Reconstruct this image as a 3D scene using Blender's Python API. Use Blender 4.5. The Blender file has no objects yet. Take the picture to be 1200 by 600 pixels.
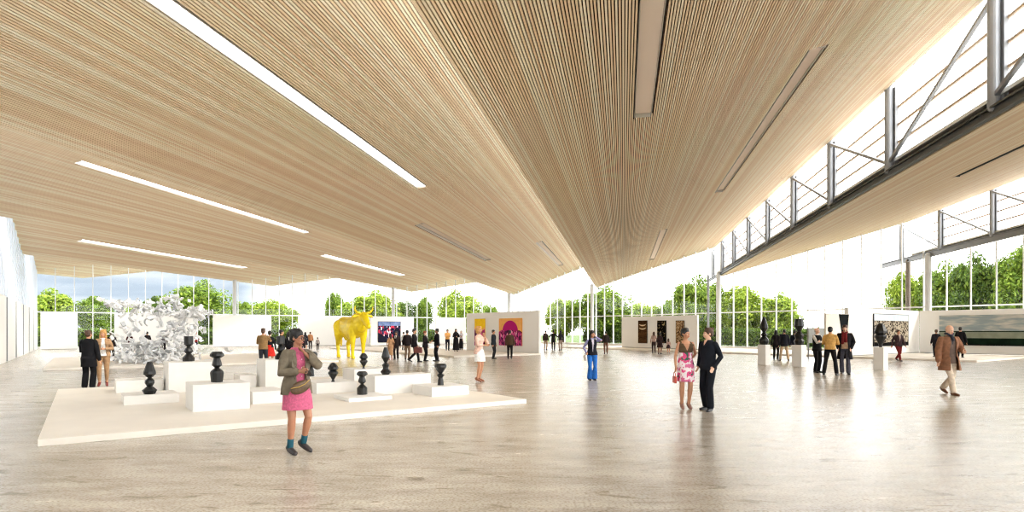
import bpy, bmesh, math, random
from mathutils import Vector, Matrix, Quaternion
C = bpy.context.scene.collection
rnd = random.Random(7)
PI = math.pi
R = math.radians

# ---------------------------------------------------------------- frame of the photograph
F, CX, HZ, CAMZ = 700.0, 600.0, 388.0, 1.65
def gnd(px, py, z=0.0):
    Y = (CAMZ - z) * F / (py - HZ)
    return Vector(((px - CX) / F * Y, Y, z))
def at(px, Y, z=0.0):
    return Vector(((px - CX) / F * Y, Y, z))
def zat(py, Y):
    return CAMZ + (HZ - py) * Y / F
U = Vector((0.811, 0.585, 0)); U.normalize()       # along the far left facade
V = Vector((-U.y, U.x, 0))                          # along the left wall, away
D = Vector((0.184, 0.983, 0)); D.normalize()       # along the roof folds
N = Vector((D.y, -D.x, 0))                          # across the roof folds

# ---------------------------------------------------------------- materials
def lin(c):
    return tuple(((x / 255) / 12.92 if x / 255 <= 0.04045 else ((x / 255 + 0.055) / 1.055) ** 2.4) for x in c) + (1,)
_m = {}
def mat(name, col, rough=0.6, metal=0.0, var=0.0, scale=8.0, spec=0.5, bump=0.0):
    if name in _m: return _m[name]
    m = bpy.data.materials.new(name); m.use_nodes = True
    nt = m.node_tree; b = nt.nodes['Principled BSDF']
    b.inputs['Base Color'].default_value = lin(col)
    b.inputs['Roughness'].default_value = .95 if name.startswith('paint_') else rough
    b.inputs['Metallic'].default_value = metal
    b.inputs['Specular IOR Level'].default_value = .0 if name.startswith('paint_') else spec
    if var or bump:
        tc = nt.nodes.new('ShaderNodeTexCoord')
        nz = nt.nodes.new('ShaderNodeTexNoise'); nz.inputs['Scale'].default_value = scale; nz.inputs['Detail'].default_value = 5
        nt.links.new(tc.outputs['Object'], nz.inputs['Vector'])
        if var:
            rp = nt.nodes.new('ShaderNodeValToRGB')
            rp.color_ramp.elements[0].position = 0.3; rp.color_ramp.elements[1].position = 0.7
            rp.color_ramp.elements[0].color = lin([max(0, x * (1 - var)) for x in col])
            rp.color_ramp.elements[1].color = lin([min(255, x * (1 + var)) for x in col])
            nt.links.new(nz.outputs['Fac'], rp.inputs['Fac']); nt.links.new(rp.outputs['Color'], b.inputs['Base Color'])
        if bump:
            bp = nt.nodes.new('ShaderNodeBump'); bp.inputs['Strength'].default_value = bump; bp.inputs['Distance'].default_value = 0.02
            nt.links.new(nz.outputs['Fac'], bp.inputs['Height']); nt.links.new(bp.outputs['Normal'], b.inputs['Normal'])
    _m[name] = m
    return m
def cloth(col):
    return mat('cloth_%d_%d_%d' % tuple(col), col, 0.85, 0, 0.10, 14, 0.2, 0.25)
def ramp_mat(name, stops, scale=6, detail=4, kind='noise', stretch=(1, 1, 1), rough=0.6, const=False, seed=0.0):
    """pattern of several colours in object space"""
    m = bpy.data.materials.new(name); m.use_nodes = True; nt = m.node_tree; b = nt.nodes['Principled BSDF']
    b.inputs['Roughness'].default_value = .95; b.inputs['Specular IOR Level'].default_value = .0
    tc = nt.nodes.new('ShaderNodeTexCoord'); mp = nt.nodes.new('ShaderNodeMapping')
    mp.inputs['Scale'].default_value = stretch; mp.inputs['Location'].default_value = (seed, seed * 1.7, seed * .6)
    nt.links.new(tc.outputs['Object'], mp.inputs['Vector'])
    if kind == 'noise':
        t = nt.nodes.new('ShaderNodeTexNoise'); t.inputs['Detail'].default_value = detail; out = t.outputs['Fac']
    elif kind == 'vor':
        t = nt.nodes.new('ShaderNodeTexVoronoi')
        s = nt.nodes.new('ShaderNodeSeparateColor'); nt.links.new(t.outputs['Color'], s.inputs['Color']); out = s.outputs['Red']
    else:
        t = nt.nodes.new('ShaderNodeTexWave'); t.inputs['Distortion'].default_value = 3; t.inputs['Detail'].default_value = detail; out = t.outputs['Fac']
        t.bands_direction = 'Z'
    t.inputs['Scale'].default_value = scale
    nt.links.new(mp.outputs['Vector'], t.inputs['Vector'])
    rp = nt.nodes.new('ShaderNodeValToRGB'); cr = rp.color_ramp
    if const: cr.interpolation = 'CONSTANT'
    while len(cr.elements) < len(stops): cr.elements.new(0.5)
    for e, (p, c) in zip(cr.elements, stops): e.position = p; e.color = lin(c)
    nt.links.new(out, rp.inputs['Fac']); nt.links.new(rp.outputs['Color'], b.inputs['Base Color'])
    return m

# ---------------------------------------------------------------- mesh helpers
class Soup:
    def __init__(s): s.v = []; s.f = []
    def add(s, vs, fs):
        o = len(s.v); s.v += [Vector(p) for p in vs]; s.f += [[i + o for i in f] for f in fs]
    def box(s, c, size, ax=None, bev=0):
        ax = ax or (Vector((1, 0, 0)), Vector((0, 1, 0)), Vector((0, 0, 1)))
        c = Vector(c); h = [x / 2 for x in size]; vs = []
        for k in (-1, 1):
            for j in (-1, 1):
                for i in (-1, 1):
                    vs.append(c + ax[0] * h[0] * i + ax[1] * h[1] * j + ax[2] * h[2] * k)
        s.add(vs, [(0, 2, 3, 1), (4, 5, 7, 6), (0, 1, 5, 4), (2, 6, 7, 3), (0, 4, 6, 2), (1, 3, 7, 5)])
    def hexa(s, bottom, top):
        """prism between two polygons (ccw seen from above)"""
        n = len(bottom); vs = list(bottom) + list(top)
        fs = [list(range(n - 1, -1, -1)), list(range(n, 2 * n))]
        for i in range(n):
            j = (i + 1) % n; fs.append([i, j, n + j, n + i])
        s.add(vs, fs)
    def bar(s, a, b, w, h=None, up=Vector((0, 0, 1))):
        a = Vector(a); b = Vector(b); h = h or w; d = (b - a); L = d.length; d.normalize()
        if abs(d.dot(up)) > .99: up = Vector((1, 0, 0))
        x = d.cross(up).normalized(); z = x.cross(d).normalized()
        s.box((a + b) / 2, (w, L, h), (x, d, z))
    def chain(s, pts, rad, seg=12, flat=1.0, axis=None):
        """closed tube through points with rounded ends; flat squeezes it along axis"""
        pts = [Vector(p) for p in pts]; rr = list(rad); P = []; Q = []
        d0 = (pts[1] - pts[0]).normalized(); d1 = (pts[-1] - pts[-2]).normalized()
        for t in (0.98, 0.75, 0.4): P.append(pts[0] - d0 * rr[0] * t); Q.append(rr[0] * math.sqrt(1 - t * t))
        P += pts; Q += rr
        for t in (0.4, 0.75, 0.98): P.append(pts[-1] + d1 * rr[-1] * t); Q.append(rr[-1] * math.sqrt(1 - t * t))
        ref = Vector((0, 0, 1)) if abs(d0.z) < .9 else Vector((0, 1, 0))
        x = d0.cross(ref).normalized(); vs = []
        for i, p in enumerate(P):
            t = (P[min(i + 1, len(P) - 1)] - P[max(i - 1, 0)]).normalized()
            x = (x - t * x.dot(t)).normalized(); y = t.cross(x)
            for k in range(seg):
                a = 2 * PI * k / seg; o = x * math.cos(a) * Q[i] + y * math.sin(a) * Q[i]
                if axis is not None: o = o - axis * o.dot(axis) * (1 - flat)
                vs.append(p + o)
        fs = [list(range(seg - 1, -1, -1)), [(len(P) - 1) * seg + k for k in range(seg)]]
        for i in range(len(P) - 1):
            for k in range(seg):
                j = (k + 1) % seg; fs.append([i * seg + k, i * seg + j, (i + 1) * seg + j, (i + 1) * seg + k])
        s.add(vs, fs)
    def rings(s, rs, seg=24, power=2.0):
        """horizontal rings (z, cx, cy, rx, ry), bottom to top"""
        vs = []
        for (z, cx, cy, rx, ry) in rs:
            for k in range(seg):
                a = 2 * PI * k / seg; ca, sa = math.cos(a), math.sin(a); q = 2 / power
                vs.append((cx + rx * abs(ca) ** q * (1 if ca > 0 else -1), cy + ry * abs(sa) ** q * (1 if sa > 0 else -1), z))
        m = len(rs); fs = [list(range(seg - 1, -1, -1)), [(m - 1) * seg + k for k in range(seg)]]
        for i in range(m - 1):
            for k in range(seg):
                j = (k + 1) % seg; fs.append([i * seg + k, i * seg + j, (i + 1) * seg + j, (i + 1) * seg + k])
        s.add(vs, fs)
    def ell(s, c, r, M=None, seg=16, rows=9):
        c = Vector(c); vs = []
        for i in range(rows):
            th = PI * (i + .5) / rows
            for k in range(seg):
                a = 2 * PI * k / seg
                o = Vector((r[0] * math.sin(th) * math.cos(a), r[1] * math.sin(th) * math.sin(a), -r[2] * math.cos(th)))
                vs.append(c + (M @ o if M else o))
        fs = [list(range(seg - 1, -1, -1)), [(rows - 1) * seg + k for k in range(seg)]]
        for i in range(rows - 1):
            for k in range(seg):
                j = (k + 1) % seg; fs.append([i * seg + k, i * seg + j, (i + 1) * seg + j, (i + 1) * seg + k])
        s.add(vs, fs)
    def tf(s, M, start=0):
        for i in range(start, len(s.v)): s.v[i] = M @ s.v[i]
    def mesh(s, name):
        me = bpy.data.meshes.new(name); me.from_pydata([tuple(v) for v in s.v], [], s.f); me.update(); return me
def obj(name, data, m=None, parent=None, loc=None, smooth=False):
    """link one mesh (Soup or Mesh) as one object"""
    me = data.mesh(name) if isinstance(data, Soup) else data
    if m is not None:
        for x in (m if isinstance(m, (list, tuple)) else [m]): me.materials.append(x)
    if smooth: me.polygons.foreach_set('use_smooth', [True] * len(me.polygons))
    o = bpy.data.objects.new(name, me); C.objects.link(o)
    if parent is not None: o.parent = parent
    if loc is not None: o.location = loc
    return o
def tag(o, label, cat, group=None, kind=None):
    o['label'] = label; o['category'] = cat
    if group: o['group'] = group
    if kind: o['kind'] = kind
    return o
def empty(name, loc=(0, 0, 0), rz=0.0):
    o = bpy.data.objects.new(name, None); C.objects.link(o); o.location = loc; o.rotation_euler = (0, 0, rz); o.empty_display_size = .2; return o
def struct(o): o['kind'] = 'structure'; return o
def bevel(o, w, n=2):
    b = o.modifiers.new('bevel', 'BEVEL'); b.width = w; b.segments = n; b.limit_method = 'ANGLE'; return o
def voxel(s, size, smooth=2, sub=False):
    """fuse overlapping closed shapes of a Soup into one continuous surface"""
    me = s.mesh('tmp'); o = bpy.data.objects.new('tmp', me); C.objects.link(o)
    r = o.modifiers.new('r', 'REMESH'); r.mode = 'VOXEL'; r.voxel_size = size
    if smooth:
        q = o.modifiers.new('s', 'SMOOTH'); q.factor = .5; q.iterations = smooth
    dg = bpy.context.evaluated_depsgraph_get(); dg.update()
    out = bpy.data.meshes.new_from_object(o.evaluated_get(dg))
    bpy.data.objects.remove(o); bpy.data.meshes.remove(me)
    out.polygons.foreach_set('use_smooth', [True] * len(out.polygons))
    return out

# ---------------------------------------------------------------- people
def ik(a, b, l1, l2, pole):
    a = Vector(a); b = Vector(b); d = b - a; L = min(d.length, (l1 + l2) * .999); d.normalize(); b2 = a + d * L
    x = (l1 * l1 - l2 * l2 + L * L) / (2 * L); h = math.sqrt(max(l1 * l1 - x * x, 0))
    p = Vector(pole); p = (p - d * p.dot(d))
    p = p.normalized() if p.length > 1e-5 else Vector((0, 1, 0))
    return a + d * x + p * h, b2
# wrist (outward, y, z), elbow pole (outward, y, z), thumb direction (outward, y, z), finger curl
ARM = {
    'down':   ((.255, -.03, .87), (.5, 1, 0), (-.2, -1, 0), .35),
    'downf':  ((.25, -.14, .89), (.5, 1, 0), (-.3, -1, .1), .5),
    'pocket': ((.185, -.055, .93), (.7, 1.1, 0), (-.3, -1, 0), .3),
    'ear':    ((.12, -.085, 1.50), (.9, -.5, -1), (0, .6, .4), 1.0),
    'mouth':  ((.10, -.15, 1.40), (.7, -.5, -1), (-.4, .8, .3), .9),
    'hold':   ((.05, -.25, 1.13), (1, .5, -.6), (-.4, -.2, 1), .9),
    'fold':   ((-.06, -.19, 1.19), (1, -.1, -.5), (.1, .1, 1), .4),
    'shake':  ((.01, -.21, 1.08), (.5, .6, -1), (-.2, 0, 1), .5),
    'hip':    ((.20, -.04, 1.04), (1, .9, 0), (.2, -1, 0), .6),
    'swf':    ((.22, -.20, .90), (.4, 1, 0), (-.5, -1, 0), .5),
    'swb':    ((.25, .16, .90), (.3, 1, 0), (-.5, -1, 0), .5),
    'bag':    ((.23, -.10, .98), (.6, 1, 0), (-.4, -1, .2), 1.1),
    'back':   ((.08, .15, .98), (1, .4, 0), (.2, 0, 1), .5),
}
LEG = {
    'stand': ((-.095, -.02, -8, 0), (.095, .01, 8, 0)),
    'wide':  ((-.21, .02, -14, 0), (.21, -.02, 14, 0)),
    'relax': ((-.09, .03, -4, 0), (.12, -.10, 18, 0)),
    'walk':  ((-.06, -.28, 0, 0), (.06, .27, 0, .07)),
    'walk2': ((-.06, .27, 0, .07), (.06, -.28, 0, 0)),
    'close': ((-.075, 0, -4, 0), (.075, -.02, 4, 0)),
    'tip':   ((-.085, .0, 4, .03), (.115, .02, 22, .07)),
}
SKIN = {'light': (224, 178, 150), 'tan': (196, 143, 110), 'brown': (140, 92, 66), 'dark': (98, 62, 44), 'olive': (172, 120, 92)}
HAIRC = {'black': (18, 15, 15), 'brown': (72, 46, 30), 'grey': (170, 165, 160), 'blond': (196, 146, 82), 'red': (120, 62, 32)}

def hand(S, wrist, d, thumb, curl, sc, nf=4):
    d = d.normalized(); t = (thumb - d * thumb.dot(d)).normalized(); n = t.cross(d).normalized()
    a = len(S.v)
    S.chain([wrist - d * .01 * sc, wrist + d * .03 * sc, wrist + d * .085 * sc], [.024 * sc, .034 * sc, .039 * sc], 10, .42, n)
    return d, t, n
def fingers(S, wrist, d, t, n, curl, side, sc, rr=.0085):
    # palm side is -n or n depending on the hand
    pn = n * side
    for i, (off, L) in enumerate(((.029, .072), (.010, .082), (-.010, .076), (-.028, .060))):
        p = wrist + d * (.088 - abs(off) * .25) * sc + t * off * sc; pts = [p - d * .02 * sc, p]; a = 0
        for seg in (.45, .32, .23):
            a += curl * (.55 + .08 * i); pts.append(pts[-1] + (d * math.cos(a) + pn * math.sin(a)) * L * seg * sc)
        pts = [q + t * off * .12 * sc for q in pts]
        S.chain(pts, [rr * sc * 1.1, rr * sc * 1.1, rr * sc, rr * sc * .92, rr * sc * .8], 8)
    p = wrist + d * .028 * sc + t * .026 * sc
    q = p + (d * .55 + t * .75 + pn * .25).normalized() * .042 * sc
    q2 = q + (d * .9 + t * .25 + pn * .35 * (1 + curl)).normalized() * .034 * sc
    S.chain([p - t * .012 * sc, q, q2], [.013 * sc, .011 * sc, .0085 * sc], 8)

def person(label, px, py, hpy, yaw, fem=False, top=None, bottom=None, shoes=(25, 22, 22), hair=('short', 'black'), skin='tan',
           arms=('down', 'down'), legs='stand', head=(0, 0), vox=.012, z0=0.0, group=None, face=False, heel=0.0, child=False, wide=1.0, socks=None, lean=0.0, H=None):
    pos = gnd(px, py, z0) if z0 == 0 else gnd(px, py, z0)
    if H is None: H = zat(hpy, pos.y) - z0
    k = H / 1.75
    LL = LEG[legs]; dz = heel + min(l[3] for l in LL); yaw = yaw - math.degrees(math.atan((px - CX) / F))
    for (fx, fy, fyaw, lift) in LL:
        need = math.sqrt(max(.835 ** 2 - fy * fy - (abs(fx) - .09) ** 2, .3)); dz = min(dz, need + .075 + lift + heel - .90)
    hz = .90 + dz
    bs = .80 if fem else .90
    shx = (.146 if fem else .170) * wide; sz = (1.395 if fem else 1.405) + dz
    # joints
    J = {}
    for s, nm in ((-1, 'R'), (1, 'L')):
        preset = arms[0 if s < 0 else 1]
        wr, po, th, curl = ARM[preset] if isinstance(preset, str) else preset
        sh = Vector((s * shx, .01, sz))
        W = Vector((s * wr[0] * (1 if fem else 1.06), wr[1], wr[2] + dz))
        el, W = ik(sh, W, .295, .255, (s * po[0], po[1], po[2]))
        J[nm] = (sh, el, W, Vector((s * th[0], th[1], th[2])), curl, preset)
        fx, fy, fyaw, lift = LL[0 if s < 0 else 1]
        hip = Vector((s * .088 * (1.0 if fem else 1.0), .01, hz)); an = Vector((fx, fy + .03, .075 + lift + heel))
        kn, an = ik(hip, an, .43, .41, (s * .12, -1, 0))
        J['l' + nm] = (hip, kn, an, fyaw, lift)
    # torso profile (z, cy, rx, ry)
    if fem: T = [(.83, .01, .05, .05), (.87, .01, .14, .10), (.95, .012, .170, .118), (1.02, .01, .150, .105), (1.10, .005, .122, .09), (1.20, -.005, .132, .10), (1.28, -.014, .146, .122), (1.34, -.006, .142, .108), (1.40, .004, .130, .085), (1.435, .01, .095, .068), (1.465, .012, .066, .058), (1.49, .012, .05, .05)]
    else: T = [(.83, .01, .05, .05), (.87, .01, .14, .105), (.95, .012, .160, .118), (1.02, .01, .155, .112), (1.10, .005, .150, .108), (1.20, 0, .160, .115), (1.30, -.004, .170, .122), (1.37, 0, .164, .112), (1.42, .006, .138, .092), (1.455, .01, .100, .075), (1.485, .012, .068, .06), (1.51, .012, .055, .052)]
    T = [(z + dz, cy, rx * wide, ry * wide) for z, cy, rx, ry in T]
    def prof(z):
        if z <= T[0][0]: return T[0][1:]
        for a, b in zip(T, T[1:]):
            if z <= b[0]:
                f = (z - a[0]) / (b[0] - a[0]); return tuple(a[i] + (b[i] - a[i]) * f for i in (1, 2, 3))
        return T[-1][1:]
    HM = Matrix.Translation((0, .0, 1.515 + dz)) @ Matrix.Rotation(R(head[0]), 4, 'Z') @ Matrix.Rotation(R(head[1]), 4, 'X')
    hs = 1.12 if child else 1.0
    HM = HM @ Matrix.Scale(hs, 4)
    # ---- body
    B = Soup()
    B.rings([(z, 0, cy, rx - .008, ry - .008) for z, cy, rx, ry in T])
    B.chain([(0, .018, 1.43 + dz), (0, .006, 1.56 + dz)], [.056 * (.86 if fem else 1), .052 * (.86 if fem else 1)], 12)
    for nm in 'RL':
        sh, el, W, th, curl, preset = J[nm]; d = (W - el).normalized(); g = bs
        B.chain([sh + Vector((0, 0, -.005)), sh.lerp(el, .4), el, el.lerp(W, .3), W], [.056 * g, .048 * g, .038 * g, .041 * g, .027 * g])
        fd = d
        if preset in ('mouth', 'ear'): fd = (d * .6 + Vector((-sh.x * 1.5, .15, .8)).normalized()).normalized()
        if preset == 'pocket': fd = (d + Vector((0, -.5, -.6))).normalized()
        d, t, n = hand(B, W, fd, th, curl, 1.0)
        side = 1 if nm == 'R' else -1
        fingers(B, W, d, t, n, curl, -side, 1.0, max(.0085, vox * .8))
        hip, kn, an, fyaw, lift = J['l' + nm]
        B.chain([hip + Vector((0, 0, -.02)), hip.lerp(kn, .35), kn, kn.lerp(an, .3), kn.lerp(an, .7), an], [.088, .080, .054, .057, .042, .036])
        fm = Matrix.Translation(an) @ Matrix.Rotation(R(fyaw), 4, 'Z') @ Matrix.Rotation(math.atan2(lift + heel, .16), 4, 'X')
        a = len(B.v)
        B.chain([(0, .035, -.035), (0, -.06, -.045), (0, -.15, -.055)], [.034, .034, .025], 10, .85, Vector((0, 0, 1))); B.tf(fm, a)
    a = len(B.v)
    B.ell((0, .016, .135), (.074, .094, .086)); B.ell((0, -.018, .085), (.061, .072, .085)); B.ell((0, -.036, .032), (.045, .05, .034))
    B.chain([(0, -.080, .108), (0, -.100, .070)], [.007, .0105], 8); B.ell((0, -.075, .118), (.05, .016, .012)); B.ell((0, -.082, .036), (.021, .013, .010))
    for s in (-1, 1): B.ell((s * .074, .012, .085), (.012, .02, .03)); B.ell((s * .036, -.062, .068), (.02, .018, .018))
    B.tf(HM, a)
    K = Matrix.Scale(k, 4)
    def fin(S, zmin=None, v=None, sm=2, ztop=None):
        S.tf(K); me = voxel(S, v or vox, sm)
        lo = (zmin or 0) * k
        for q in me.vertices:
            if q.co.z < lo: q.co.z = lo
        return me
    sk = mat('skin_' + skin, SKIN[skin], .5, 0, .04, 9)
    root = obj('person', fin(B, .004), sk); root.location = pos; root.rotation_euler = (0, 0, R(yaw))
    tag(root, label, 'person', group)
    M = Matrix.Translation(pos) @ Matrix.Rotation(R(yaw), 4, 'Z') @ K
    # ---- clothes
    def garment(spec, off, name):
        S = Soup(); hem = spec['hem']; neck = spec.get('neck', 1.47); sl = spec.get('sleeve', 1.0); fl = spec.get('flare', 0); o = off + spec.get('fat', 0)
        zs = [z for z in [hem + (neck - hem) * i / 16 for i in range(17)]]
        rs = []
        for z in zs:
            zz = z + dz; cy, rx, ry = prof(max(zz, .95 + dz))
            if z < .95:
                f = (.95 - z) / .45; rx = rx + fl * f - (.0 if fl > 0 else .0); ry = ry + fl * f * .9
                rx = max(rx, .17); ry = max(ry, .165 if hem < .75 else .13); cy -= .035 * min(1, f * 2) if hem < .75 else 0
            rs.append((zz, 0, cy, rx + o, ry + o))
        if spec.get('blouse'):
            rs[0] = (rs[0][0], 0, rs[0][2], rs[0][3] - .012, rs[0][4] - .012)
        S.rings(rs, 28)
        if sl > 0:
            for nm in 'RL':
                sh, el, W, *_ = J[nm]; g = bs
                if sl <= .5: e2 = sh.lerp(el, sl * 2); S.chain([sh + Vector((0, 0, -.01)), sh.lerp(e2, .5), e2], [.050 * g + o * .8, .050 * g + o, .050 * g + o])
                else:
                    w2 = el.lerp(W, (sl - .5) * 2 * .97); S.chain([sh + Vector((0, 0, -.01)), sh.lerp(el, .5), el, w2], [.050 * g + o * .8, .048 * g + o, .042 * g + o * .9, .032 * g + o * .8])
        else:
            for nm in 'RL':
                sh = J[nm][0]; S.chain([sh * 1 + Vector((0, .0, -.02)), Vector((sh.x * .4, .012, sz + .03))], [.045, .04], 10)
        me = fin(S, None)
        ms = [spec['m']]
        if spec.get('band'):
            z1, z2, mm = spec['band']; ms.append(mm)
            for p in me.polygons:
                z = p.center.z / k - dz
                if z1 < z < z2 and abs(p.center.x / k) < .23: p.material_index = len(ms) - 1
        if spec.get('v'):
            vi = len(ms); ms.append(spec['v'][0]); z1, z2, w = spec['v'][1:4]; tie = spec['v'][4] if len(spec['v']) > 4 else None
            if tie: ms.append(tie)
            for p in me.polygons:
                x, y, z = p.center / k; z -= dz
                if y < .0 and z > z1 and abs(x) < w * (z - z1) / (z2 - z1) and p.normal.y < -.1: p.material_index = vi + 1 if tie and abs(x) < .022 else vi
        if spec.get('open'):
            w1, w2 = spec['open']; bm = bmesh.new(); bm.from_mesh(me); kill = []
            for f in bm.faces:
                c = f.calc_center_median() / k; z = c.z - dz
                f0 = (z - hem) / (neck - hem); ww = w2 + (w1 - w2) * min(max(f0 * 1.1, 0), 1)
                if (c.y < -.02 and abs(c.x - .01) < ww) or z < hem + .012 or z > neck - .01: kill.append(f)
            bmesh.ops.delete(bm, geom=kill, context='FACES')
            # only the largest shell stays
            bm.to_mesh(me); bm.free()
        g = obj(name, me, ms, root)
        if spec.get('open'):
            so = g.modifiers.new('thick', 'SOLIDIFY'); so.thickness = .012 * k; so.offset = 0
        return g
    for i, spec in enumerate(top or []):
        garment(spec, spec.get('off', .014), spec['name'])
    if bottom:
        S = Soup(); b = bottom; o = .012
        if b['kind'] == 'trousers':
            S.rings([(z, 0, cy, rx + o, ry + o) for z, cy, rx, ry in T if z < 1.06 + dz])
            for nm in 'RL':
                hip, kn, an, fyaw, lift = J['l' + nm]; hr = b.get('hem', .06); kr = b.get('knee', .066)
                S.chain([hip + Vector((0, 0, -.01)), hip.lerp(kn, .4), kn, kn.lerp(an, .45), kn.lerp(an, .93 if b.get('len', 1) == 1 else b['len'])], [.098, .090, kr, (kr + hr) / 2 + .004, hr])
        else:
            hem = b['z']; fl = b.get('flare', .03)
            S.rings([(hem + (1.08 - hem) * i / 8 + dz, 0, .01 - .035 * min(1, max(0, (8 - i - 2) / 4)), (.125 + .05 * min(1, (8 - i) / 3) + fl * max(0, (8 - i - 3) / 5) + o), (.095 + .05 * min(1, (8 - i) / 3) + fl * max(0, (8 - i - 3) / 5) + o)) for i in range(9)], 28)
        obj(b['kind'], fin(S), b['m'], root)
    # ---- shoes
    for nm in 'RL':
        S = Soup(); hip, kn, an, fyaw, lift = J['l' + nm]
        fm = Matrix.Translation(an) @ Matrix.Rotation(R(fyaw), 4, 'Z') @ Matrix.Rotation(math.atan2(lift + heel, .16), 4, 'X')
        S.chain([(0, .045, -.032), (0, -.06, -.04), (0, -.17, -.047)], [.044, .044, .033], 12, .8, Vector((0, 0, 1)))
        S.chain([(0, .03, -.04), (0, .02, .0)], [.042, .044], 10)
        S.ell((0, -.06, -.07), (.046, .15, .012))
        S.tf(fm)
        if heel: S.chain([fm @ Vector((0, .05, -.05)), (fm @ Vector((0, .05, 0))) * 1 + Vector((0, 0, -.075 - heel + .012))], [.02, .008], 8)
        obj('shoe', fin(S, .0), mat('leather_%d_%d_%d' % tuple(shoes), shoes, .35), root)
        if socks:
            S = Soup(); S.chain([an + Vector((0, 0, -.02)), an.lerp(kn, .24)], [.044, .046], 12); obj('sock', fin(S), cloth(socks), root)
    # ---- hair
    st, hc = hair; S = Soup(); hm = mat('hair_' + hc, HAIRC.get(hc, (30, 25, 25)), .55, 0, .15, 30)
    if st == 'bald':
        S.ell((0, .045, .09), (.081, .068, .045))
    elif st == 'veil':
        S.ell((0, .02, .13), (.088, .106, .1)); S.ell((0, .03, .02), (.10, .10, .10)); S.ell((0, .06, -.08), (.16, .09, .08))
    else:
        S.ell((0, .022, .150), (.085, .101, .086)); S.ell((0, .046, .095), (.079, .074, .072))
        for q in range(9): S.ell((rnd.uniform(-.05, .05), rnd.uniform(-.05, .09), rnd.uniform(.19, .215)), (.028, .032, .02))
        for s in (-1, 1): S.ell((s * .070, -.015, .118), (.014, .03, .035))
        if st == 'hat': S.ell((0, .0, .20), (.09, .11, .05)); S.ell((0, -.06, .185), (.075, .09, .012))
        if st == 'bob':
            for s in (-1, 1): S.ell((s * .07, .025, .07), (.022, .06, .075))
            S.ell((0, .06, .05), (.075, .05, .08))
        if st == 'long':
            for s in (-1, 1): S.chain([(s * .07, .02, .13), (s * .078, .01, .04), (s * .085, -.01, -.10)], [.03, .03, .022], 10)
            S.chain([(0, .06, .12), (0, .075, 0), (0, .085, -.15)], [.075, .075, .05], 12, .6, Vector((0, 1, 0)))
        if st == 'bun': S.ell((0, .12, .14), (.048, .045, .048))
        if st == 'tail':
            S.chain([(0, .10, .13), (0, .13, .07), (0, .12, -.04)], [.035, .03, .015], 10)
    S.tf(HM)
    hname = 'headscarf' if st == 'veil' else ('hat' if st == 'hat' else 'hair')
    obj(hname, fin(S), hm, root)
    if face:
        for s in (-1, 1):
            S = Soup(); S.ell((s * .029, -.0795, .098), (.013, .008, .0075)); S.tf(HM); S.tf(K); e = obj('eye', S, mat('eye_white', (235, 230, 225), .2), root, smooth=True)
            S = Soup(); S.ell((s * .029, -.0855, .098), (.006, .0035, .006)); S.tf(HM); S.tf(K); obj('iris', S, mat('iris', (35, 22, 15), .2), e, smooth=True)
            S = Soup(); S.chain([(s * .014, -.0905, .117), (s * .032, -.091, .121), (s * .046, -.079, .116)], [.004, .0045, .003], 8); S.tf(HM); S.tf(K); obj('eyebrow', S, hm if hc != 'grey' else mat('brow_grey', (120, 115, 110), .7), root, smooth=True)
        S = Soup(); S.ell((0, -.0925, .039), (.021, .006, .0045)); S.ell((0, -.092, .031), (.017, .0065, .0045)); S.tf(HM); S.tf(K); obj('lips', S, mat('lips', (170, 85, 80), .4), root, smooth=True)
    return root, M, J, HM, K

# ---------------------------------------------------------------- the people in the hall
def top(name, col, hem, sleeve=1.0, off=.014, **k):
    d = dict(name=name, m=cloth(col) if not hasattr(col, 'name') else col, hem=hem, sleeve=sleeve, off=off); d.update(k); return d
def trousers(col, **k): d = dict(kind='trousers', m=cloth(col)); d.update(k); return d
def skirt(col, z, **k): d = dict(kind='skirt', m=cloth(col) if not hasattr(col, 'name') else col, z=z); d.update(k); return d
BLK, NAVY, WHT = (15, 14, 17), (20, 26, 36), (232, 230, 226)
white_shirt = cloth(WHT); dark_tie = cloth((40, 20, 30))
def suit(col=BLK, hem=.80, **k): return [top('jacket', col, hem, 1.0, .024, neck=1.475, v=(white_shirt, 1.12, 1.46, .062, dark_tie), **k)]

# 1 the woman in the foreground
wool = cloth((112, 103, 88)); pink = mat('pink_cotton', (192, 94, 126), .8, 0, .10, 40, .2, .2)
w1, M1, J1, HM1, K1 = person('woman in pink shirt dress and olive grey blazer standing in the foreground', 348, 531, 387, 22, True,
    [top('shirt_dress', pink, .60, .55, .012, flare=.045, neck=1.475), top('blazer', wool, .80, .88, .030, flare=.05, neck=1.455, open=(.075, .055), fat=.004)],
    None, (52, 48, 50), ('bun', 'black'), 'olive', (((.06, -.25, 1.15), (1, .6, -.5), (-.3, -.3, 1), .9), ((.045, -.165, 1.40), (.8, -.6, -1), (-.4, .8, .3), .9)),
    'tip', (38, 4), .007, face=True, socks=(38, 84, 98))
S = Soup()
for s in (-1, 1):
    for a in range(16):
        t0, t1 = 2 * PI * a / 16, 2 * PI * (a + 1) / 16
        S.chain([(s * .032 + .027 * math.cos(t0), -.098, .094 + .021 * math.sin(t0)), (s * .032 + .027 * math.cos(t1), -.098, .094 + .021 * math.sin(t1))], [.0038, .0038], 6)
    S.chain([(s * .058, -.096, .1), (s * .082, -.06, .102), (s * .084, .02, .1)], [.0036] * 3, 6)
S.chain([(-.008, -.1, .1), (.008, -.1, .1)], [.0035] * 2, 6)
S.tf(HM1); S.tf(K1); obj('spectacles', S, mat('black_plastic', (15, 14, 14), .3), w1, smooth=True)
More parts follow.
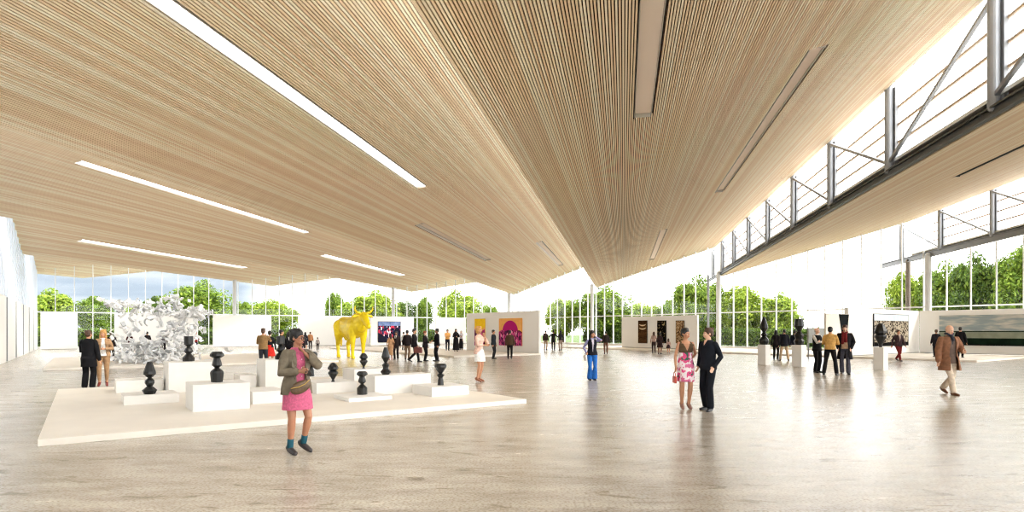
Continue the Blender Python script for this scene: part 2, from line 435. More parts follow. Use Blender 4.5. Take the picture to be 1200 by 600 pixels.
for s in (-1, 1):
    S = Soup(); y = -.155   # lapels of the blazer
    S.add([(s * .055, -.092, 1.46), (s * .105, -.105, 1.42), (s * .135, -.150, 1.26), (s * .085, -.150, 1.06), (s * .072, -.150, 1.22)], [(0, 1, 2, 3, 4)])
    S.tf(K1); o = obj('lapel', S, cloth((124, 115, 100)), w1); so = o.modifiers.new('t', 'SOLIDIFY'); so.thickness = .012; so.offset = 0
for i in range(6):
    S = Soup(); S.ell((.012, -.135 - .004 * (i < 3), 1.34 - .12 * i), (.008, .006, .008), rows=5, seg=8)
    S.tf(K1); obj('button', S, mat('button_pale', (235, 225, 220), .4), w1, smooth=True)
# her bag and phone
bag = empty('shoulder_bag'); bag.matrix_world = M1 @ Matrix.Translation((-.035, -.215, .955)) @ Matrix.Rotation(R(-22), 4, 'Y')
tag(bag, 'brown leather crossbody bag on the hip of the woman in pink', 'bag')
S = Soup(); S.ell((0, 0, 0), (.155, .05, .088)); S.ell((0, -.01, .04), (.13, .048, .05)); obj('pouch', voxel(S, .008, 2), mat('brown_leather', (86, 66, 46), .45, 0, .2, 25), bag)
S = Soup(); S.chain([(-.14, -.035, .05), (-.05, -.062, .03), (.05, -.062, .03), (.14, -.035, .05)], [.006] * 4, 8); obj('zip', S, mat('brass', (190, 160, 90), .3, 1), bag, smooth=True)
S = Soup(); S.chain([(.10, -.20, .985), (.055, -.195, 1.10), (.045, -.19, 1.2), (.06, -.172, 1.33), (.085, -.13, 1.43), (.09, -.05, 1.475)], [.008] * 6, 8)
S.tf((Matrix.Translation((-.035, -.215, .955)) @ Matrix.Rotation(R(-22), 4, 'Y')).inverted()); S.tf(K1)
obj('strap', S, mat('brown_leather', (86, 66, 46)), bag, smooth=True)
ph = empty('smartphone'); ph.matrix_world = M1 @ Matrix.Translation((.035, -.325, 1.155)) @ Matrix.Rotation(R(-35), 4, 'X') @ Matrix.Rotation(R(-35), 4, 'Z')
tag(ph, 'dark smartphone in the lowered hand of the woman in pink', 'phone')
S = Soup(); S.box((0, 0, 0), (.07, .14, .009)); bevel(obj('phone_body', S, mat('phone_black', (30, 30, 34), .3), ph), .003)
S = Soup(); S.box((0, 0, .0048), (.062, .125, .001)); obj('phone_screen', S, mat('screen_dark', (18, 20, 26), .08), ph)

# 2, 3 the couple
flower = ramp_mat('flower_print', [(0, (38, 30, 44)), (.36, (220, 120, 160)), (.46, (248, 236, 240)), (.54, (226, 92, 142)), (.62, (70, 110, 90)), (.7, (246, 190, 210))], 4.5, 3, const=True)
lace = cloth((92, 74, 56))
p2, M2, J2, HM2, K2 = person('woman in sleeveless pink floral dress facing the man in black', 803.4, 479, 386.5, 14, True,
    [top('dress', flower, .56, 0, .014, neck=1.40, flare=.01, band=(1.20, 1.5, lace), v=(mat('skin_tan', SKIN['tan']), 1.24, 1.42, .085))], None, (150, 110, 100), ('short', 'black'), 'tan',
    ('downf', 'back'), 'close', (38, 0), .008, face=True, heel=.05)
hb = empty('handbag'); hb.matrix_world = M2 @ Matrix.Translation((-.28, -.17, .66))
tag(hb, 'small red handbag held by the woman in the floral dress', 'bag')
S = Soup(); S.box((0, 0, 0), (.05, .22, .15)); bevel(obj('pouch', S, mat('red_leather', (190, 62, 40), .4), hb), .015)
S = Soup(); S.chain([(0, -.08, .07), (0, -.06, .15), (0, .06, .15), (0, .08, .07)], [.008] * 4, 8); obj('handle', S, mat('red_leather', (190, 62, 40)), hb, smooth=True)
person('man in black shirt and trousers beside the woman in the floral dress', 829.6, 480.8, 383.5, -38, False,
    [top('shirt', (24, 28, 36), .86, 1.0, .02, neck=1.485, v=(mat('skin_light', SKIN['light']), 1.36, 1.48, .04))], trousers((22, 25, 32), hem=.075, knee=.076), (18, 20, 24), ('short', 'brown'), 'light',
    ('pocket', 'pocket'), 'relax', (-32, 0), .008, face=True)
# 4 the walking man in the camel coat
camel = cloth((136, 96, 72))
p4, M4, J4, HM4, K4 = person('bald man in open camel coat and pale trousers walking across the right of the hall', 1112, 462, 378.5, 34, False,
    [top('jumper', (104, 88, 80), .80, .8, .016, v=(cloth((52, 56, 66)), 1.25, 1.48, .06)), top('coat', camel, .62, 1.0, .036, flare=.07, neck=1.46, open=(.06, .11))], trousers((205, 190, 172), hem=.068),
    (104, 66, 42), ('bald', 'grey'), 'light', ('down', ((.17, -.22, 1.10), (.6, 1, 0), (-.3, -.6, 1), .7)), 'walk', (8, 14), .008, face=True)
S = Soup(); S.chain([(-.07, -.04, 1.485), (0, -.105, 1.43), (.07, -.04, 1.485)], [.026, .03, .026]); S.chain([(-.07, .0, 1.485), (-.06, .05, 1.49), (0, .08, 1.495), (.06, .05, 1.49), (.07, .0, 1.485)], [.026] * 5)
S.chain([(.0, -.11, 1.43), (.02, -.135, 1.33)], [.03, .026]); S.tf(K4); obj('scarf', voxel(S, .009, 2), cloth((58, 60, 70)), p4)
# 5 woman by the platform end
p5, M5, J5, HM5, K5 = person('blonde woman in pale pink dress standing past the end of the white platform', 561.5, 447.5, 384, 62, True,
    [top('tunic', cloth((232, 196, 180)), .84, .8, .020, flare=.02, neck=1.47)], skirt((245, 242, 238), .60, flare=.02), (150, 96, 70), ('bob', 'blond'), 'tan', ('hold', 'mouth'), 'stand', (0, 0), .009, heel=.06, face=True)
# 6 woman in flared jeans
p6, M6, J6, HM6, K6 = person('woman in flared blue jeans holding a phone to her ear', 694, 445.5, 387, 12, True,
    [top('cardigan', (150, 150, 196), .93, 1.0, .014, neck=1.475), top('vest', (24, 24, 34), .88, 0, .022, neck=1.44, flare=.02, v=(cloth((205, 200, 215)), 1.0, 1.46, .05))],
    trousers((38, 100, 178), hem=.105, knee=.062), (40, 36, 36), ('long', 'black'), 'tan', ('bag', 'ear'), 'close', (22, 4), .009, face=True)
ph = empty('mobile_phone'); ph.matrix_world = M6 @ Matrix.Translation((.088, -.06, 1.60)) @ Matrix.Rotation(R(90), 4, 'Y') @ Matrix.Rotation(R(25), 4, 'Z')
tag(ph, 'black mobile phone at the ear of the woman in blue jeans', 'phone')
S = Soup(); S.box((0, 0, 0), (.13, .06, .01)); bevel(obj('phone_body', S, mat('phone_black', (30, 30, 34)), ph), .003)
S = Soup(); S.box((0, 0, -.0056), (.11, .052, .001)); obj('phone_screen', S, mat('screen_dark', (18, 20, 26)), ph)
hb = empty('handbag'); hb.matrix_world = M6 @ Matrix.Translation((-.275, -.13, .80)); tag(hb, 'grey and white shoulder bag beside the blue jeans', 'bag')
S = Soup(); S.ell((0, 0, 0), (.06, .17, .12)); obj('pouch', voxel(S, .01), mat('bag_white', (226, 222, 220), .5), hb)
S = Soup(); S.chain([(0, -.13, .05), (.015, -.08, .15), (.015, .08, .15), (0, .13, .05)], [.009] * 4, 8); obj('handle', S, mat('bag_grey', (90, 80, 84), .5), hb, smooth=True)
# 7, 8 the couple at the far edge of the platform and the figure behind them
person('man in long black coat seen from behind at the left edge of the platform', 104, 456, 386.5, 155, False,
    [top('coat', (16, 16, 20), .66, 1.0, .03, flare=.03, neck=1.49)], trousers((14, 14, 17), hem=.08, knee=.08), (14, 13, 13), ('short', 'brown'), 'tan', ('down', 'hold'), 'stand', (-10, 0), .009)
person('blonde woman in tan trouser suit beside the man in the long black coat', 120.8, 452.4, 388, -4, True,
    [top('blouse', WHT, .90, .9, .012), top('jacket', (168, 134, 100), .88, .95, .026, neck=1.46, open=(.04, .10))], trousers((156, 124, 92), hem=.05, len=.8), (120, 46, 40), ('long', 'blond'), 'tan',
    ('downf', 'hold'), 'stand', (-14, 4), .009, heel=.06, face=True)
# 9 the three men on the right
person('bald man in black vest with folded arms beside the man in the yellow shirt', 957.6, 436.6, 383.5, 48, False,
    [top('shirt', (222, 216, 206), .92, 1.0, .012), top('vest', (22, 20, 22), .84, 0, .024, neck=1.45)], trousers((20, 18, 20), hem=.07), (16, 14, 14), ('bald', 'grey'), 'light', ('fold', 'fold'), 'stand', (10, 0), .010, face=True)
person('man in yellow shirt seen from behind standing with legs apart', 973, 439.4, 382.5, 172, False,
    [top('shirt', (196, 152, 86), .92, 1.0, .02, neck=1.485)], trousers((22, 20, 22), hem=.07), (16, 14, 14), ('short', 'black'), 'tan', ('hold', 'hold'), 'wide', (0, 0), .010)
p9, M9, J9, HM9, K9 = person('man with dark red scarf, long black coat and grey jeans facing the hall', 990, 438.5, 380.5, -6, False,
    [top('jumper', (176, 146, 118), .90, .8, .014), top('coat', (24, 22, 26), .52, 1.0, .034, flare=.06, neck=1.46, open=(.07, .15))], trousers((74, 74, 84), hem=.075), (40, 34, 32), ('short', 'brown'), 'light',
    ('pocket', 'pocket'), 'relax', (0, 0), .010, face=True)
S = Soup(); S.chain([(-.075, -.05, 1.485), (0, -.11, 1.44), (.075, -.05, 1.485)], [.032, .036, .032]); S.chain([(-.075, .0, 1.49), (-.065, .05, 1.495), (0, .085, 1.50), (.065, .05, 1.495), (.075, .0, 1.49)], [.032] * 5)
S.chain([(-.03, -.125, 1.44), (-.05, -.16, 1.10)], [.05, .045]); S.chain([(.04, -.125, 1.44), (.05, -.16, 1.16)], [.05, .045]); S.tf(K9); obj('scarf', voxel(S, .011, 2), cloth((104, 28, 30)), p9)
# 10 the three behind the pedestals
person('woman in black seen between the pedestals, left of two men in beige trousers', 909.3, 421.2, 386.5, 165, True, [top('jumper', (30, 26, 30), .84)], trousers((20, 19, 22)), hair=('long', 'black'), vox=.014)
person('man in black jacket and beige trousers beside the woman in black between the pedestals', 919, 422.8, 385.5, 190, False, [top('jacket', (26, 27, 34), .80, 1, .026)], trousers((186, 160, 128)), (90, 70, 50), vox=.014, legs='wide')
person('man in navy jacket and beige trousers directly left of the taller right pedestal', 931.5, 421.5, 386.5, 160, False, [top('jacket', (26, 30, 46), .84, 1, .024)], trousers((190, 162, 132)), (90, 70, 50), vox=.014, arms=('hold', 'down'))
# 11 far right
person('person in dark jacket and dark red trousers walking past the speckled painting', 1053, 423, 385.5, 30, False, [top('jacket', (62, 46, 48), .82, 1, .024, v=(cloth((170, 150, 140)), 1.1, 1.46, .06))], trousers((112, 34, 32)), (50, 26, 24), hair=('short', 'brown'), vox=.013, legs='walk', arms=('swb', 'swf'))
person('man in dark suit standing behind the left side of the camel coat', 1097, 418, 386, 200, False, [top('jacket', (28, 26, 32), .70, 1, .026)], trousers((24, 22, 28)), hair=('short', 'brown'), vox=.014, z0=.1)
person('man in black suit standing before the wide landscape painting', 1125.5, 419, 383, 165, False, [top('jacket', (20, 18, 22), .78, 1, .026)], trousers((20, 18, 22)), vox=.014, arms=('down', 'hold'), z0=.1)
# 12 the family by the three black panels
person('woman in pale top and dark trousers in front of the black panels', 766.2, 413.7, 388.6, 190, True, [top('jumper', (168, 140, 128), .92)], trousers((52, 40, 42)), hair=('long', 'brown'), vox=.015)
person('woman in knee length dark dress in front of the middle black panel', 773.3, 414.8, 389.3, 170, True, [top('dress', (50, 34, 34), .52, .8, .016, flare=.08)], None, (40, 30, 30), ('bob', 'black'), 'brown', vox=.015)
person('small girl in dark skirt in front of the black panels', 783.3, 414.2, 396.8, 180, True, [top('blouse', (190, 160, 150), .95, .5)], skirt((54, 38, 44), .62, flare=.08), (60, 40, 40), ('long', 'brown'), 'tan', vox=.012, child=True)
# 13 and 14
person('man in black jumper and brown trousers alone before the tall glass wall', 710, 414.7, 388, 185, False, [top('jumper', (40, 32, 30), .86, 1, .022)], trousers((104, 72, 58)), (50, 30, 26), vox=.014)
person('man in brown jacket and beige trousers by the glass, left of two people in black', 639.4, 410, 387, 150, False, [top('jacket', (58, 46, 44), .84, 1, .024)], trousers((170, 142, 112)), vox=.015)
person('man in black T-shirt with elbows out between two others by the glass', 648.5, 410.3, 387, 180, False, [top('t_shirt', (24, 22, 24), .90, .5, .018)], trousers((22, 20, 22)), vox=.015, arms=('hip', 'hip'))
person('woman in black top and grey trousers right of the man in black T-shirt', 656.8, 410.6, 387.3, 200, True, [top('jumper', (40, 34, 38), .90)], trousers((150, 132, 118)), hair=('long', 'black'), vox=.015)
# 15
person('man in dark jacket between the two pink and orange paintings', 578.5, 420.6, 386.3, 70, False, [top('jacket', (36, 40, 46), .84, 1, .022)], trousers((24, 24, 28)), vox=.014)
person('man in olive jacket seen from behind at the pink circle painting', 597.5, 420.6, 387, 178, False, [top('jacket', (78, 58, 44), .84, 1, .024)], trousers((26, 22, 24)), vox=.014)
# 16
person('woman in long tan dress and dark hair standing beside the crowd painting', 457.5, 421.6, 390.5, 200, True, [top('dress', (164, 126, 92), .30, .5, .014, flare=.0)], None, (180, 130, 120), ('long', 'black'), 'brown', vox=.014)
person('man in dark suit and pale shirt beside the woman in the long tan dress', 464.3, 421.3, 388, -20, False, suit((44, 36, 36)), trousers((36, 30, 32)), hair=('short', 'black'), skin='brown', vox=.014)
person('person in white top and black trousers far behind the crowd of suits', 473, 410.3, 388.8, 150, True, [top('blouse', (206, 208, 206), .92)], trousers((26, 26, 30)), hair=('short', 'black'), vox=.015, z0=.1)
person('man in black jacket and brown trousers beside the man with the briefcase', 477.3, 421.3, 386.8, 160, False, [top('jacket', (34, 28, 30), .82, 1, .024)], trousers((122, 98, 78)), vox=.014)
pb, Mb, Jb, HMb, Kb = person('man in black suit carrying a brown briefcase towards the right', 485.7, 424.2, 384.2, 72, False, suit((28, 25, 28)), trousers((24, 22, 25)), hair=('short', 'black'), vox=.013, legs='walk', arms=('swf', 'down'))
hb = empty('briefcase'); hb.matrix_world = Mb @ Matrix.Translation((-.27, -.28, .62)); tag(hb, 'brown leather briefcase in the hand of the walking man in black suit', 'briefcase')
S = Soup(); S.box((0, 0, 0), (.12, .42, .30)); bevel(obj('case', S, mat('case_brown', (112, 52, 42), .4), hb), .03)
S = Soup(); S.chain([(0, -.08, .14), (0, -.06, .2), (0, .06, .2), (0, .08, .14)], [.012] * 4, 8); obj('handle', S, mat('case_dark', (70, 32, 28), .4), hb, smooth=True)
S = Soup(); S.box((0, 0, .06), (.13, .40, .02)); obj('flap_edge', S, mat('case_dark', (70, 32, 28), .4), hb)
person('man in black suit holding out his hand, left of two shaking hands', 498.4, 423.2, 387.6, 70, False, suit((30, 25, 28)), trousers((24, 22, 25)), hair=('short', 'red'), skin='light', vox=.013, arms=('shake', 'down'))
person('man in black suit reaching out to the left, right of two shaking hands', 511.8, 423.2, 385, -72, False, suit((28, 25, 30)), trousers((24, 22, 26)), hair=('short', 'black'), skin='brown', vox=.013, arms=('shake', 'down'))
person('man in yellow shirt with folded arms at the far white partition', 524.4, 411, 386, 5, False, [top('shirt', (214, 160, 88), .94, 1, .018)], trousers((24, 22, 28)), vox=.015, arms=('fold', 'fold'), z0=.1)
person('woman in floor length black robe at the far white partition', 534.3, 411.8, 385.2, 10, True, [top('robe', (18, 16, 20), .10, 1, .022, flare=.04)], None, hair=('veil', 'black'), vox=.015, arms=('hold', 'hold'), z0=.1)
person('woman in white headscarf beside the black robe', 540.4, 410.2, 387.2, -30, True, [top('blouse', (190, 182, 188), 1.0, .9)], skirt((26, 22, 28), .12, flare=.03), hair=('veil', 'grey'), vox=.015, arms=('fold', 'fold'), z0=.1)
# 17 left, behind the boxes
person('man in brown jacket standing behind the tall white plinth', 308.5, 434.2, 384.8, 168, False, [top('jacket', (132, 102, 66), .88, 1, .024)], trousers((40, 42, 50)), hair=('hat', 'brown'), vox=.013, arms=('mouth', 'hold'))
person('woman in red skirt and black top behind the tall white plinth', 316.2, 431.2, 387.3, 170, True, [top('jumper', (26, 24, 28), .96)], skirt((196, 44, 34), .55, flare=.06), hair=('short', 'black'), vox=.013)
person('man in black jacket partly hidden behind the woman in pink', 330.2, 430.4, 386, 100, False, [top('jacket', (30, 28, 30), .82, 1, .024)], trousers((26, 24, 26)), hair=('short', 'black'), vox=.014)
person('person in black with pale collar just left of the head in the foreground', 339.8, 427.6, 385.8, -20, True, [top('jacket', (26, 24, 28), .82, 1, .024, v=(white_shirt, 1.2, 1.46, .06))], trousers((26, 24, 26)), hair=('bob', 'black'), vox=.014)
person('person in dark brown just above the foreground woman’s head', 349.7, 429.4, 384.6, 180, False, [top('jacket', (50, 38, 40), .82, 1, .024)], trousers((26, 24, 26)), hair=('short', 'brown'), vox=.014)
person('woman in long dark coat beside the man in tan jacket at the far partition', 357.8, 410.2, 389, 170, True, [top('coat', (40, 36, 42), .50, 1, .024, flare=.05)], None, hair=('long', 'black'), vox=.015)
person('man in tan jacket and black trousers at the far partition', 363.6, 409.3, 388.8, 175, False, [top('jacket', (172, 120, 82), .86, 1, .022)], trousers((44, 36, 40)), hair=('short', 'brown'), vox=.015)
person('small child in dark trousers standing alone at the far partition', 372.2, 410.5, 395.4, 180, True, [top('jumper', (150, 138, 132), .92)], trousers((44, 38, 42)), hair=('short', 'brown'), vox=.012, child=True)
person('person in dark clothes standing behind the blonde woman in tan', 130.5, 423, 389, 185, False, [top('jacket', (40, 30, 30), .80, 1, .024)], trousers((36, 28, 30)), hair=('short', 'brown'), vox=.014, z0=.1)
person('visitor in dark red behind the left part of the white sculpture', 152, 415.5, 389.5, 180, True, [top('jumper', (74, 34, 36), .88)], trousers((30, 26, 28)), hair=('long', 'black'), vox=.015)
person('visitor in black behind the middle of the white sculpture', 172.5, 415, 388.5, 170, False, [top('jacket', (34, 30, 32), .84)], trousers((30, 26, 28)), hair=('short', 'black'), vox=.015)
person('visitor in grey behind the right part of the white sculpture', 191.5, 415, 388.5, 190, False, [top('jacket', (86, 82, 84), .84)], trousers((30, 26, 28)), hair=('short', 'black'), vox=.015)
person('visitor in red top and dark trousers right of the white sculpture', 229.5, 414.5, 388.3, 60, True, [top('jumper', (150, 52, 44), .92)], trousers((36, 36, 62)), hair=('short', 'brown'), vox=.015, arms=('hold', 'hold'))

# ---------------------------------------------------------------- the building
SC = 1.3
CORNER = Vector((-0.26, 85.3, 0)); LEFT = CORNER - U * 52.95
PER, ZV, ZT, ZM = 12.56, 6.98, 10.1, 3.40
NV0 = CORNER.dot(N)                      # the fold that ends in the far corner
SLOPE = (ZT - ZV) / PER
SCN = CORNER.dot(D)
def ns(n, s, z=0): return N * n + D * s + Vector((0, 0, z))
un, us, vn, vs_ = U.dot(N), U.dot(D), V.dot(N), V.dot(D)
def s_fac(n): return SCN + ((n - NV0) / vn) * vs_ if n >= NV0 else SCN + ((n - NV0) / un) * us
NL, SL = LEFT.dot(N), LEFT.dot(D)
def s_left(n): return SL + ((n - NL) / vn) * vs_
def roof_z(n):
    f = ((n - NV0) / PER) % 1.0; return ZV + (ZT - ZV) * f
OVER_L, OVER_R = 7.0, 2.8
def over(n): return OVER_R if n >= NV0 - .01 else OVER_L
concrete = mat('floor_concrete', (196, 187, 174), .3)
def make_floor_mat(m):
    nt = m.node_tree; b = nt.nodes['Principled BSDF']; L = nt.links
    tc = nt.nodes.new('ShaderNodeTexCoord'); mp = nt.nodes.new('ShaderNodeMapping'); mp.inputs['Rotation'].default_value = (0, 0, R(-36)); mp.inputs['Scale'].default_value = (.55, 1.6, 1)
    L.new(tc.outputs['Object'], mp.inputs['Vector'])
    n1 = nt.nodes.new('ShaderNodeTexNoise'); n1.inputs['Scale'].default_value = 1.6; n1.inputs['Detail'].default_value = 9; n1.inputs['Roughness'].default_value = .68; L.new(mp.outputs['Vector'], n1.inputs['Vector'])
    r1 = nt.nodes.new('ShaderNodeValToRGB'); e = r1.color_ramp.elements; e[0].position = .34; e[0].color = lin((166, 158, 146)); e[1].position = .62; e[1].color = lin((206, 199, 188)); L.new(n1.outputs['Fac'], r1.inputs['Fac'])
    n2 = nt.nodes.new('ShaderNodeTexNoise'); n2.inputs['Scale'].default_value = 34; n2.inputs['Detail'].default_value = 6; L.new(tc.outputs['Object'], n2.inputs['Vector'])
    r2 = nt.nodes.new('ShaderNodeValToRGB'); e = r2.color_ramp.elements; e[0].position = .36; e[0].color = (.62, .58, .52, 1); e[1].position = .55; e[1].color = (1, 1, 1, 1); L.new(n2.outputs['Fac'], r2.inputs['Fac'])
    # scuffs: short dark wavy marks
    n3 = nt.nodes.new('ShaderNodeTexNoise'); n3.inputs['Scale'].default_value = 2.6; n3.inputs['Detail'].default_value = 4; n3.inputs['Distortion'].default_value = 1.2; L.new(mp.outputs['Vector'], n3.inputs['Vector'])
    r3 = nt.nodes.new('ShaderNodeValToRGB'); c = r3.color_ramp; c.elements[0].position = .30; c.elements[0].color = (.46, .42, .36, 1); c.elements[1].position = .39; c.elements[1].color = (1, 1, 1, 1); L.new(n3.outputs['Fac'], r3.inputs['Fac'])
    mx = nt.nodes.new('ShaderNodeMix'); mx.data_type = 'RGBA'; mx.blend_type = 'MULTIPLY'; mx.inputs[0].default_value = .9; L.new(r1.outputs[0], mx.inputs[6]); L.new(r2.outputs[0], mx.inputs[7])
    m2 = nt.nodes.new('ShaderNodeMix'); m2.data_type = 'RGBA'; m2.blend_type = 'MULTIPLY'; m2.inputs[0].default_value = .8; L.new(mx.outputs[2], m2.inputs[6]); L.new(r3.outputs[0], m2.inputs[7])
    L.new(m2.outputs[2], b.inputs['Base Color'])
    rr = nt.nodes.new('ShaderNodeMapRange'); rr.inputs[3].default_value = .14; rr.inputs[4].default_value = .34; L.new(n1.outputs['Fac'], rr.inputs[0]); L.new(rr.outputs[0], b.inputs['Roughness'])
    bp = nt.nodes.new('ShaderNodeBump'); bp.inputs['Strength'].default_value = .12; bp.inputs['Distance'].default_value = .02; L.new(n2.outputs['Fac'], bp.inputs['Height']); L.new(bp.outputs[0], b.inputs['Normal'])
make_floor_mat(concrete)
S = Soup(); a, b, c, d = CORNER, CORNER - U * 53, CORNER - U * 53 - V * 108, CORNER - V * 108
S.hexa([p + Vector((0, 0, -.12)) for p in (a, b, c, d)], [Vector((p.x, p.y, 0)) for p in (a, b, c, d)])
struct(obj('floor', S, concrete))
grass = mat('lawn', (66, 84, 36), .9, 0, .25, 3, .2)
S = Soup(); S.box((0, 60, -.35), (500, 420, .3)); struct(obj('ground', S, grass))
paving = mat('paving', (150, 146, 136), .8, 0, .06, 2)
S = Soup()
o1, o2 = CORNER + U * 9 + V * 9, 0
pts_out = [CORNER + U * 9 + V * 9, CORNER - U * 62 + V * 9, CORNER - U * 62 + V * .35, CORNER + U * .35 + V * .35, CORNER + U * .35 - V * 80, CORNER + U * 9 - V * 80]
vsx = [Vector((p.x, p.y, -.19)) for p in pts_out] + [Vector((p.x, p.y, -.05)) for p in pts_out]
S.add(vsx, [(6, 7, 8, 9), (6, 9, 10, 11), (0, 1, 7, 6), (1, 2, 8, 7), (2, 3, 9, 8), (3, 4, 10, 9), (4, 5, 11, 10), (5, 0, 6, 11), (0, 3, 2, 1), (0, 5, 4, 3)])
struct(obj('terrace', S, paving))

# --- the saw tooth ceiling: seven rising slatted panels with light slots let into them
slatm = mat('ash_slats', (224, 200, 168), .55, 0, 0, 1.3, .35)
_nt = slatm.node_tree; _g = _nt.nodes.new('ShaderNodeNewGeometry'); _r = _nt.nodes.new('ShaderNodeValToRGB'); _r.color_ramp.elements.new(.5)
for _e, _p, _c in zip(_r.color_ramp.elements, (0, .5, 1), ((226, 196, 162), (236, 214, 182), (244, 232, 208))): _e.position = _p; _e.color = lin(_c)
_nt.links.new(_g.outputs['Random Per Island'], _r.inputs[0]); _nt.links.new(_r.outputs[0], _nt.nodes['Principled BSDF'].inputs['Base Color'])
backm = mat('ceiling_back', (62, 38, 22), .8)
roofm = mat('roof_sheet', (225, 225, 222), .6)
steel = mat('grey_steel', (150, 153, 158), .45, .35)
dsteel = mat('dark_steel', (72, 74, 76), .45, .3)
tanbar = mat('tan_glazing_bar', (186, 164, 140), .5)
whitem = mat('white_frame', (236, 238, 238), .4)
KMIN, KMAX = -3, 5
def roof_hit(px, py, k):
    """where the photograph's ray through a pixel meets the underside of panel k"""
    r, q = (px - CX) / F, (HZ - py) / F; dn = Vector((r, 1, 0)).dot(N); ds = Vector((r, 1, 0)).dot(D); n0 = NV0 + k * PER
    Y = (ZV - SLOPE * n0 - CAMZ) / (q - SLOPE * dn); return dn * Y, ds * Y
def slot(k, a, b, w, near=None):
    n1, s1 = roof_hit(*a, k); n2, s2 = roof_hit(*b, k); n = (n1 + n2) / 2; return (k, n, near if near is not None else min(s1, s2), max(s1, s2), w)
SLOTS = [
    (slot(0, (185, 6), (497, 219), .42, 6.0), 'long white light strip across the upper left of the ceiling', True),
    (slot(-1, (90, 190), (360, 273), .38), 'thin light strip on the second ceiling fold from the left', True),
    (slot(-2, (92, 282), (288, 314), .5), 'light strip lowest on the left, beside the translucent wall', True),
    (slot(-1, (378, 299), (472, 323), .5), 'short bright light strip above the crowd painting', True),
    (slot(0, (490, 263), (573, 305), .5), 'short unlit strip above the pink and orange paintings', False),
    (slot(0, (630, 284), (658, 311), .5), 'shortest light strip, next to the lowest point of the central fold', False),
    (slot(1, (762, 60), (752, 138), .50, 5.0), 'wide unlit beige strip at the top of the centre panel', False),
    (slot(1, (965, 54), (840, 226), .42), 'long unlit strip on the right of the centre panel', False),
    (slot(1, (775, 270), (766, 304), .45), 'small far strip on the centre panel above the three black panels', False),
    (slot(2, (1200, 178), (1088, 216), .30, 14.0), 'dark narrow slot in the right ceiling panel', False),
]
ceil = empty('ceiling'); struct(ceil)
PITCH, SWID, SDEP = .066, .043, .05
for k in range(KMIN, KMAX):
    n0 = NV0 + k * PER; n1 = n0 + PER - .10
    sl = [x[0] for x in SLOTS if x[0][0] == k]
    PITCH = .084 if k <= 0 else .064; SWID = PITCH * .60
    S = Soup(); m = int((n1 - n0 - .05) / PITCH)
    def smin(n): return max(-14.0, s_left(n) - .4)
    for i in range(m):
        a = n0 + .03 + i * PITCH; b = a + SWID; mid = (a + b) / 2
        segs = [(smin(mid), s_fac(mid) + over(mid))]
        for (_, n, s1, s2, w) in sl:
            if abs(mid - n) < w / 2 + .03:
                out = []
                for (p, q) in segs:
                    if s2 <= p or s1 >= q: out.append((p, q)); continue
                    if s1 > p: out.append((p, s1))
                    if s2 < q: out.append((s2, q))
                segs = out
        za, zb = ZV + SLOPE * (a - n0), ZV + SLOPE * (b - n0)
        for (p, q) in segs:
            if q - p < .2: continue
            S.hexa([ns(a, p, za), ns(b, p, zb), ns(b, q, zb), ns(a, q, za)], [ns(a, p, za + SDEP), ns(b, p, zb + SDEP), ns(b, q, zb + SDEP), ns(a, q, za + SDEP)])
    obj('slats', S, slatm, ceil)
    # backing board, open above the light slots
    S = Soup(); edges = [n0, n1]
    for (_, n, s1, s2, w) in sl: edges += [n - w / 2 - .03, n + w / 2 + .03]
    edges = sorted(set(edges))
    zz = lambda n: ZV + SLOPE * (n - n0) + SDEP
    for a, b in zip(edges, edges[1:]):
        mid = (a + b) / 2; segs = [((smin(a), smin(b)), (s_fac(a) + over(mid), s_fac(b) + over(mid)))]
        for (_, n, s1, s2, w) in sl:
            if abs(mid - n) < w / 2 + .02:
                out = []
                for (p, q) in segs:
                    if s1 > max(p): out.append((p, (s1, s1)))
                    if s2 < min(q): out.append(((s2, s2), q))
                segs = out
        for (p, q) in segs:
            S.hexa([ns(a, p[0], zz(a)), ns(b, p[1], zz(b)), ns(b, q[1], zz(b)), ns(a, q[0], zz(a))], [ns(a, p[0], zz(a) + .03), ns(b, p[1], zz(b) + .03), ns(b, q[1], zz(b) + .03), ns(a, q[0], zz(a) + .03)])
    obj('backing', S, backm, ceil)
    S = Soup(); a, b = n0 + .02, n1 - .02; z0 = .48
    S.hexa([ns(a, smin(a), zz(a) + z0), ns(b, smin(b), zz(b) + z0), ns(b, s_fac(b) + over(n0 + 1), zz(b) + z0), ns(a, s_fac(a) + over(n0 + 1), zz(a) + z0)],
           [ns(a, smin(a), zz(a) + z0 + .1), ns(b, smin(b), zz(b) + z0 + .1), ns(b, s_fac(b) + over(n0 + 1), zz(b) + z0 + .1), ns(a, s_fac(a) + over(n0 + 1), zz(a) + z0 + .1)])
    obj('roof_sheet', S, roofm, ceil)
    # closing boards along the eaves and at the two long edges
    S = Soup(); q0, q1 = s_fac(n0) + over(n0 + 1) - .05, s_fac(n1) + over(n0 + 1) - .05
    S.hexa([ns(n0, q0, zz(n0)), ns(n1, q1, zz(n1)), ns(n1, q1 + .06, zz(n1)), ns(n0, q0 + .06, zz(n0))], [ns(n0, q0, zz(n0) + .58), ns(n1, q1, zz(n1) + .58), ns(n1, q1 + .06, zz(n1) + .58), ns(n0, q0 + .06, zz(n0) + .58)])
    S.hexa([ns(n1 - .03, smin(n1), zz(n1)), ns(n1, smin(n1), zz(n1)), ns(n1, q1, zz(n1)), ns(n1 - .03, q1, zz(n1))], [ns(n1 - .03, smin(n1), zz(n1) + .58), ns(n1, smin(n1), zz(n1) + .58), ns(n1, q1, zz(n1) + .58), ns(n1 - .03, q1, zz(n1) + .58)])
    obj('fascia', S, mat('fascia_timber', (206, 182, 148), .6), ceil)
lampm = bpy.data.materials.new('lamp_diffuser'); lampm.use_nodes = True
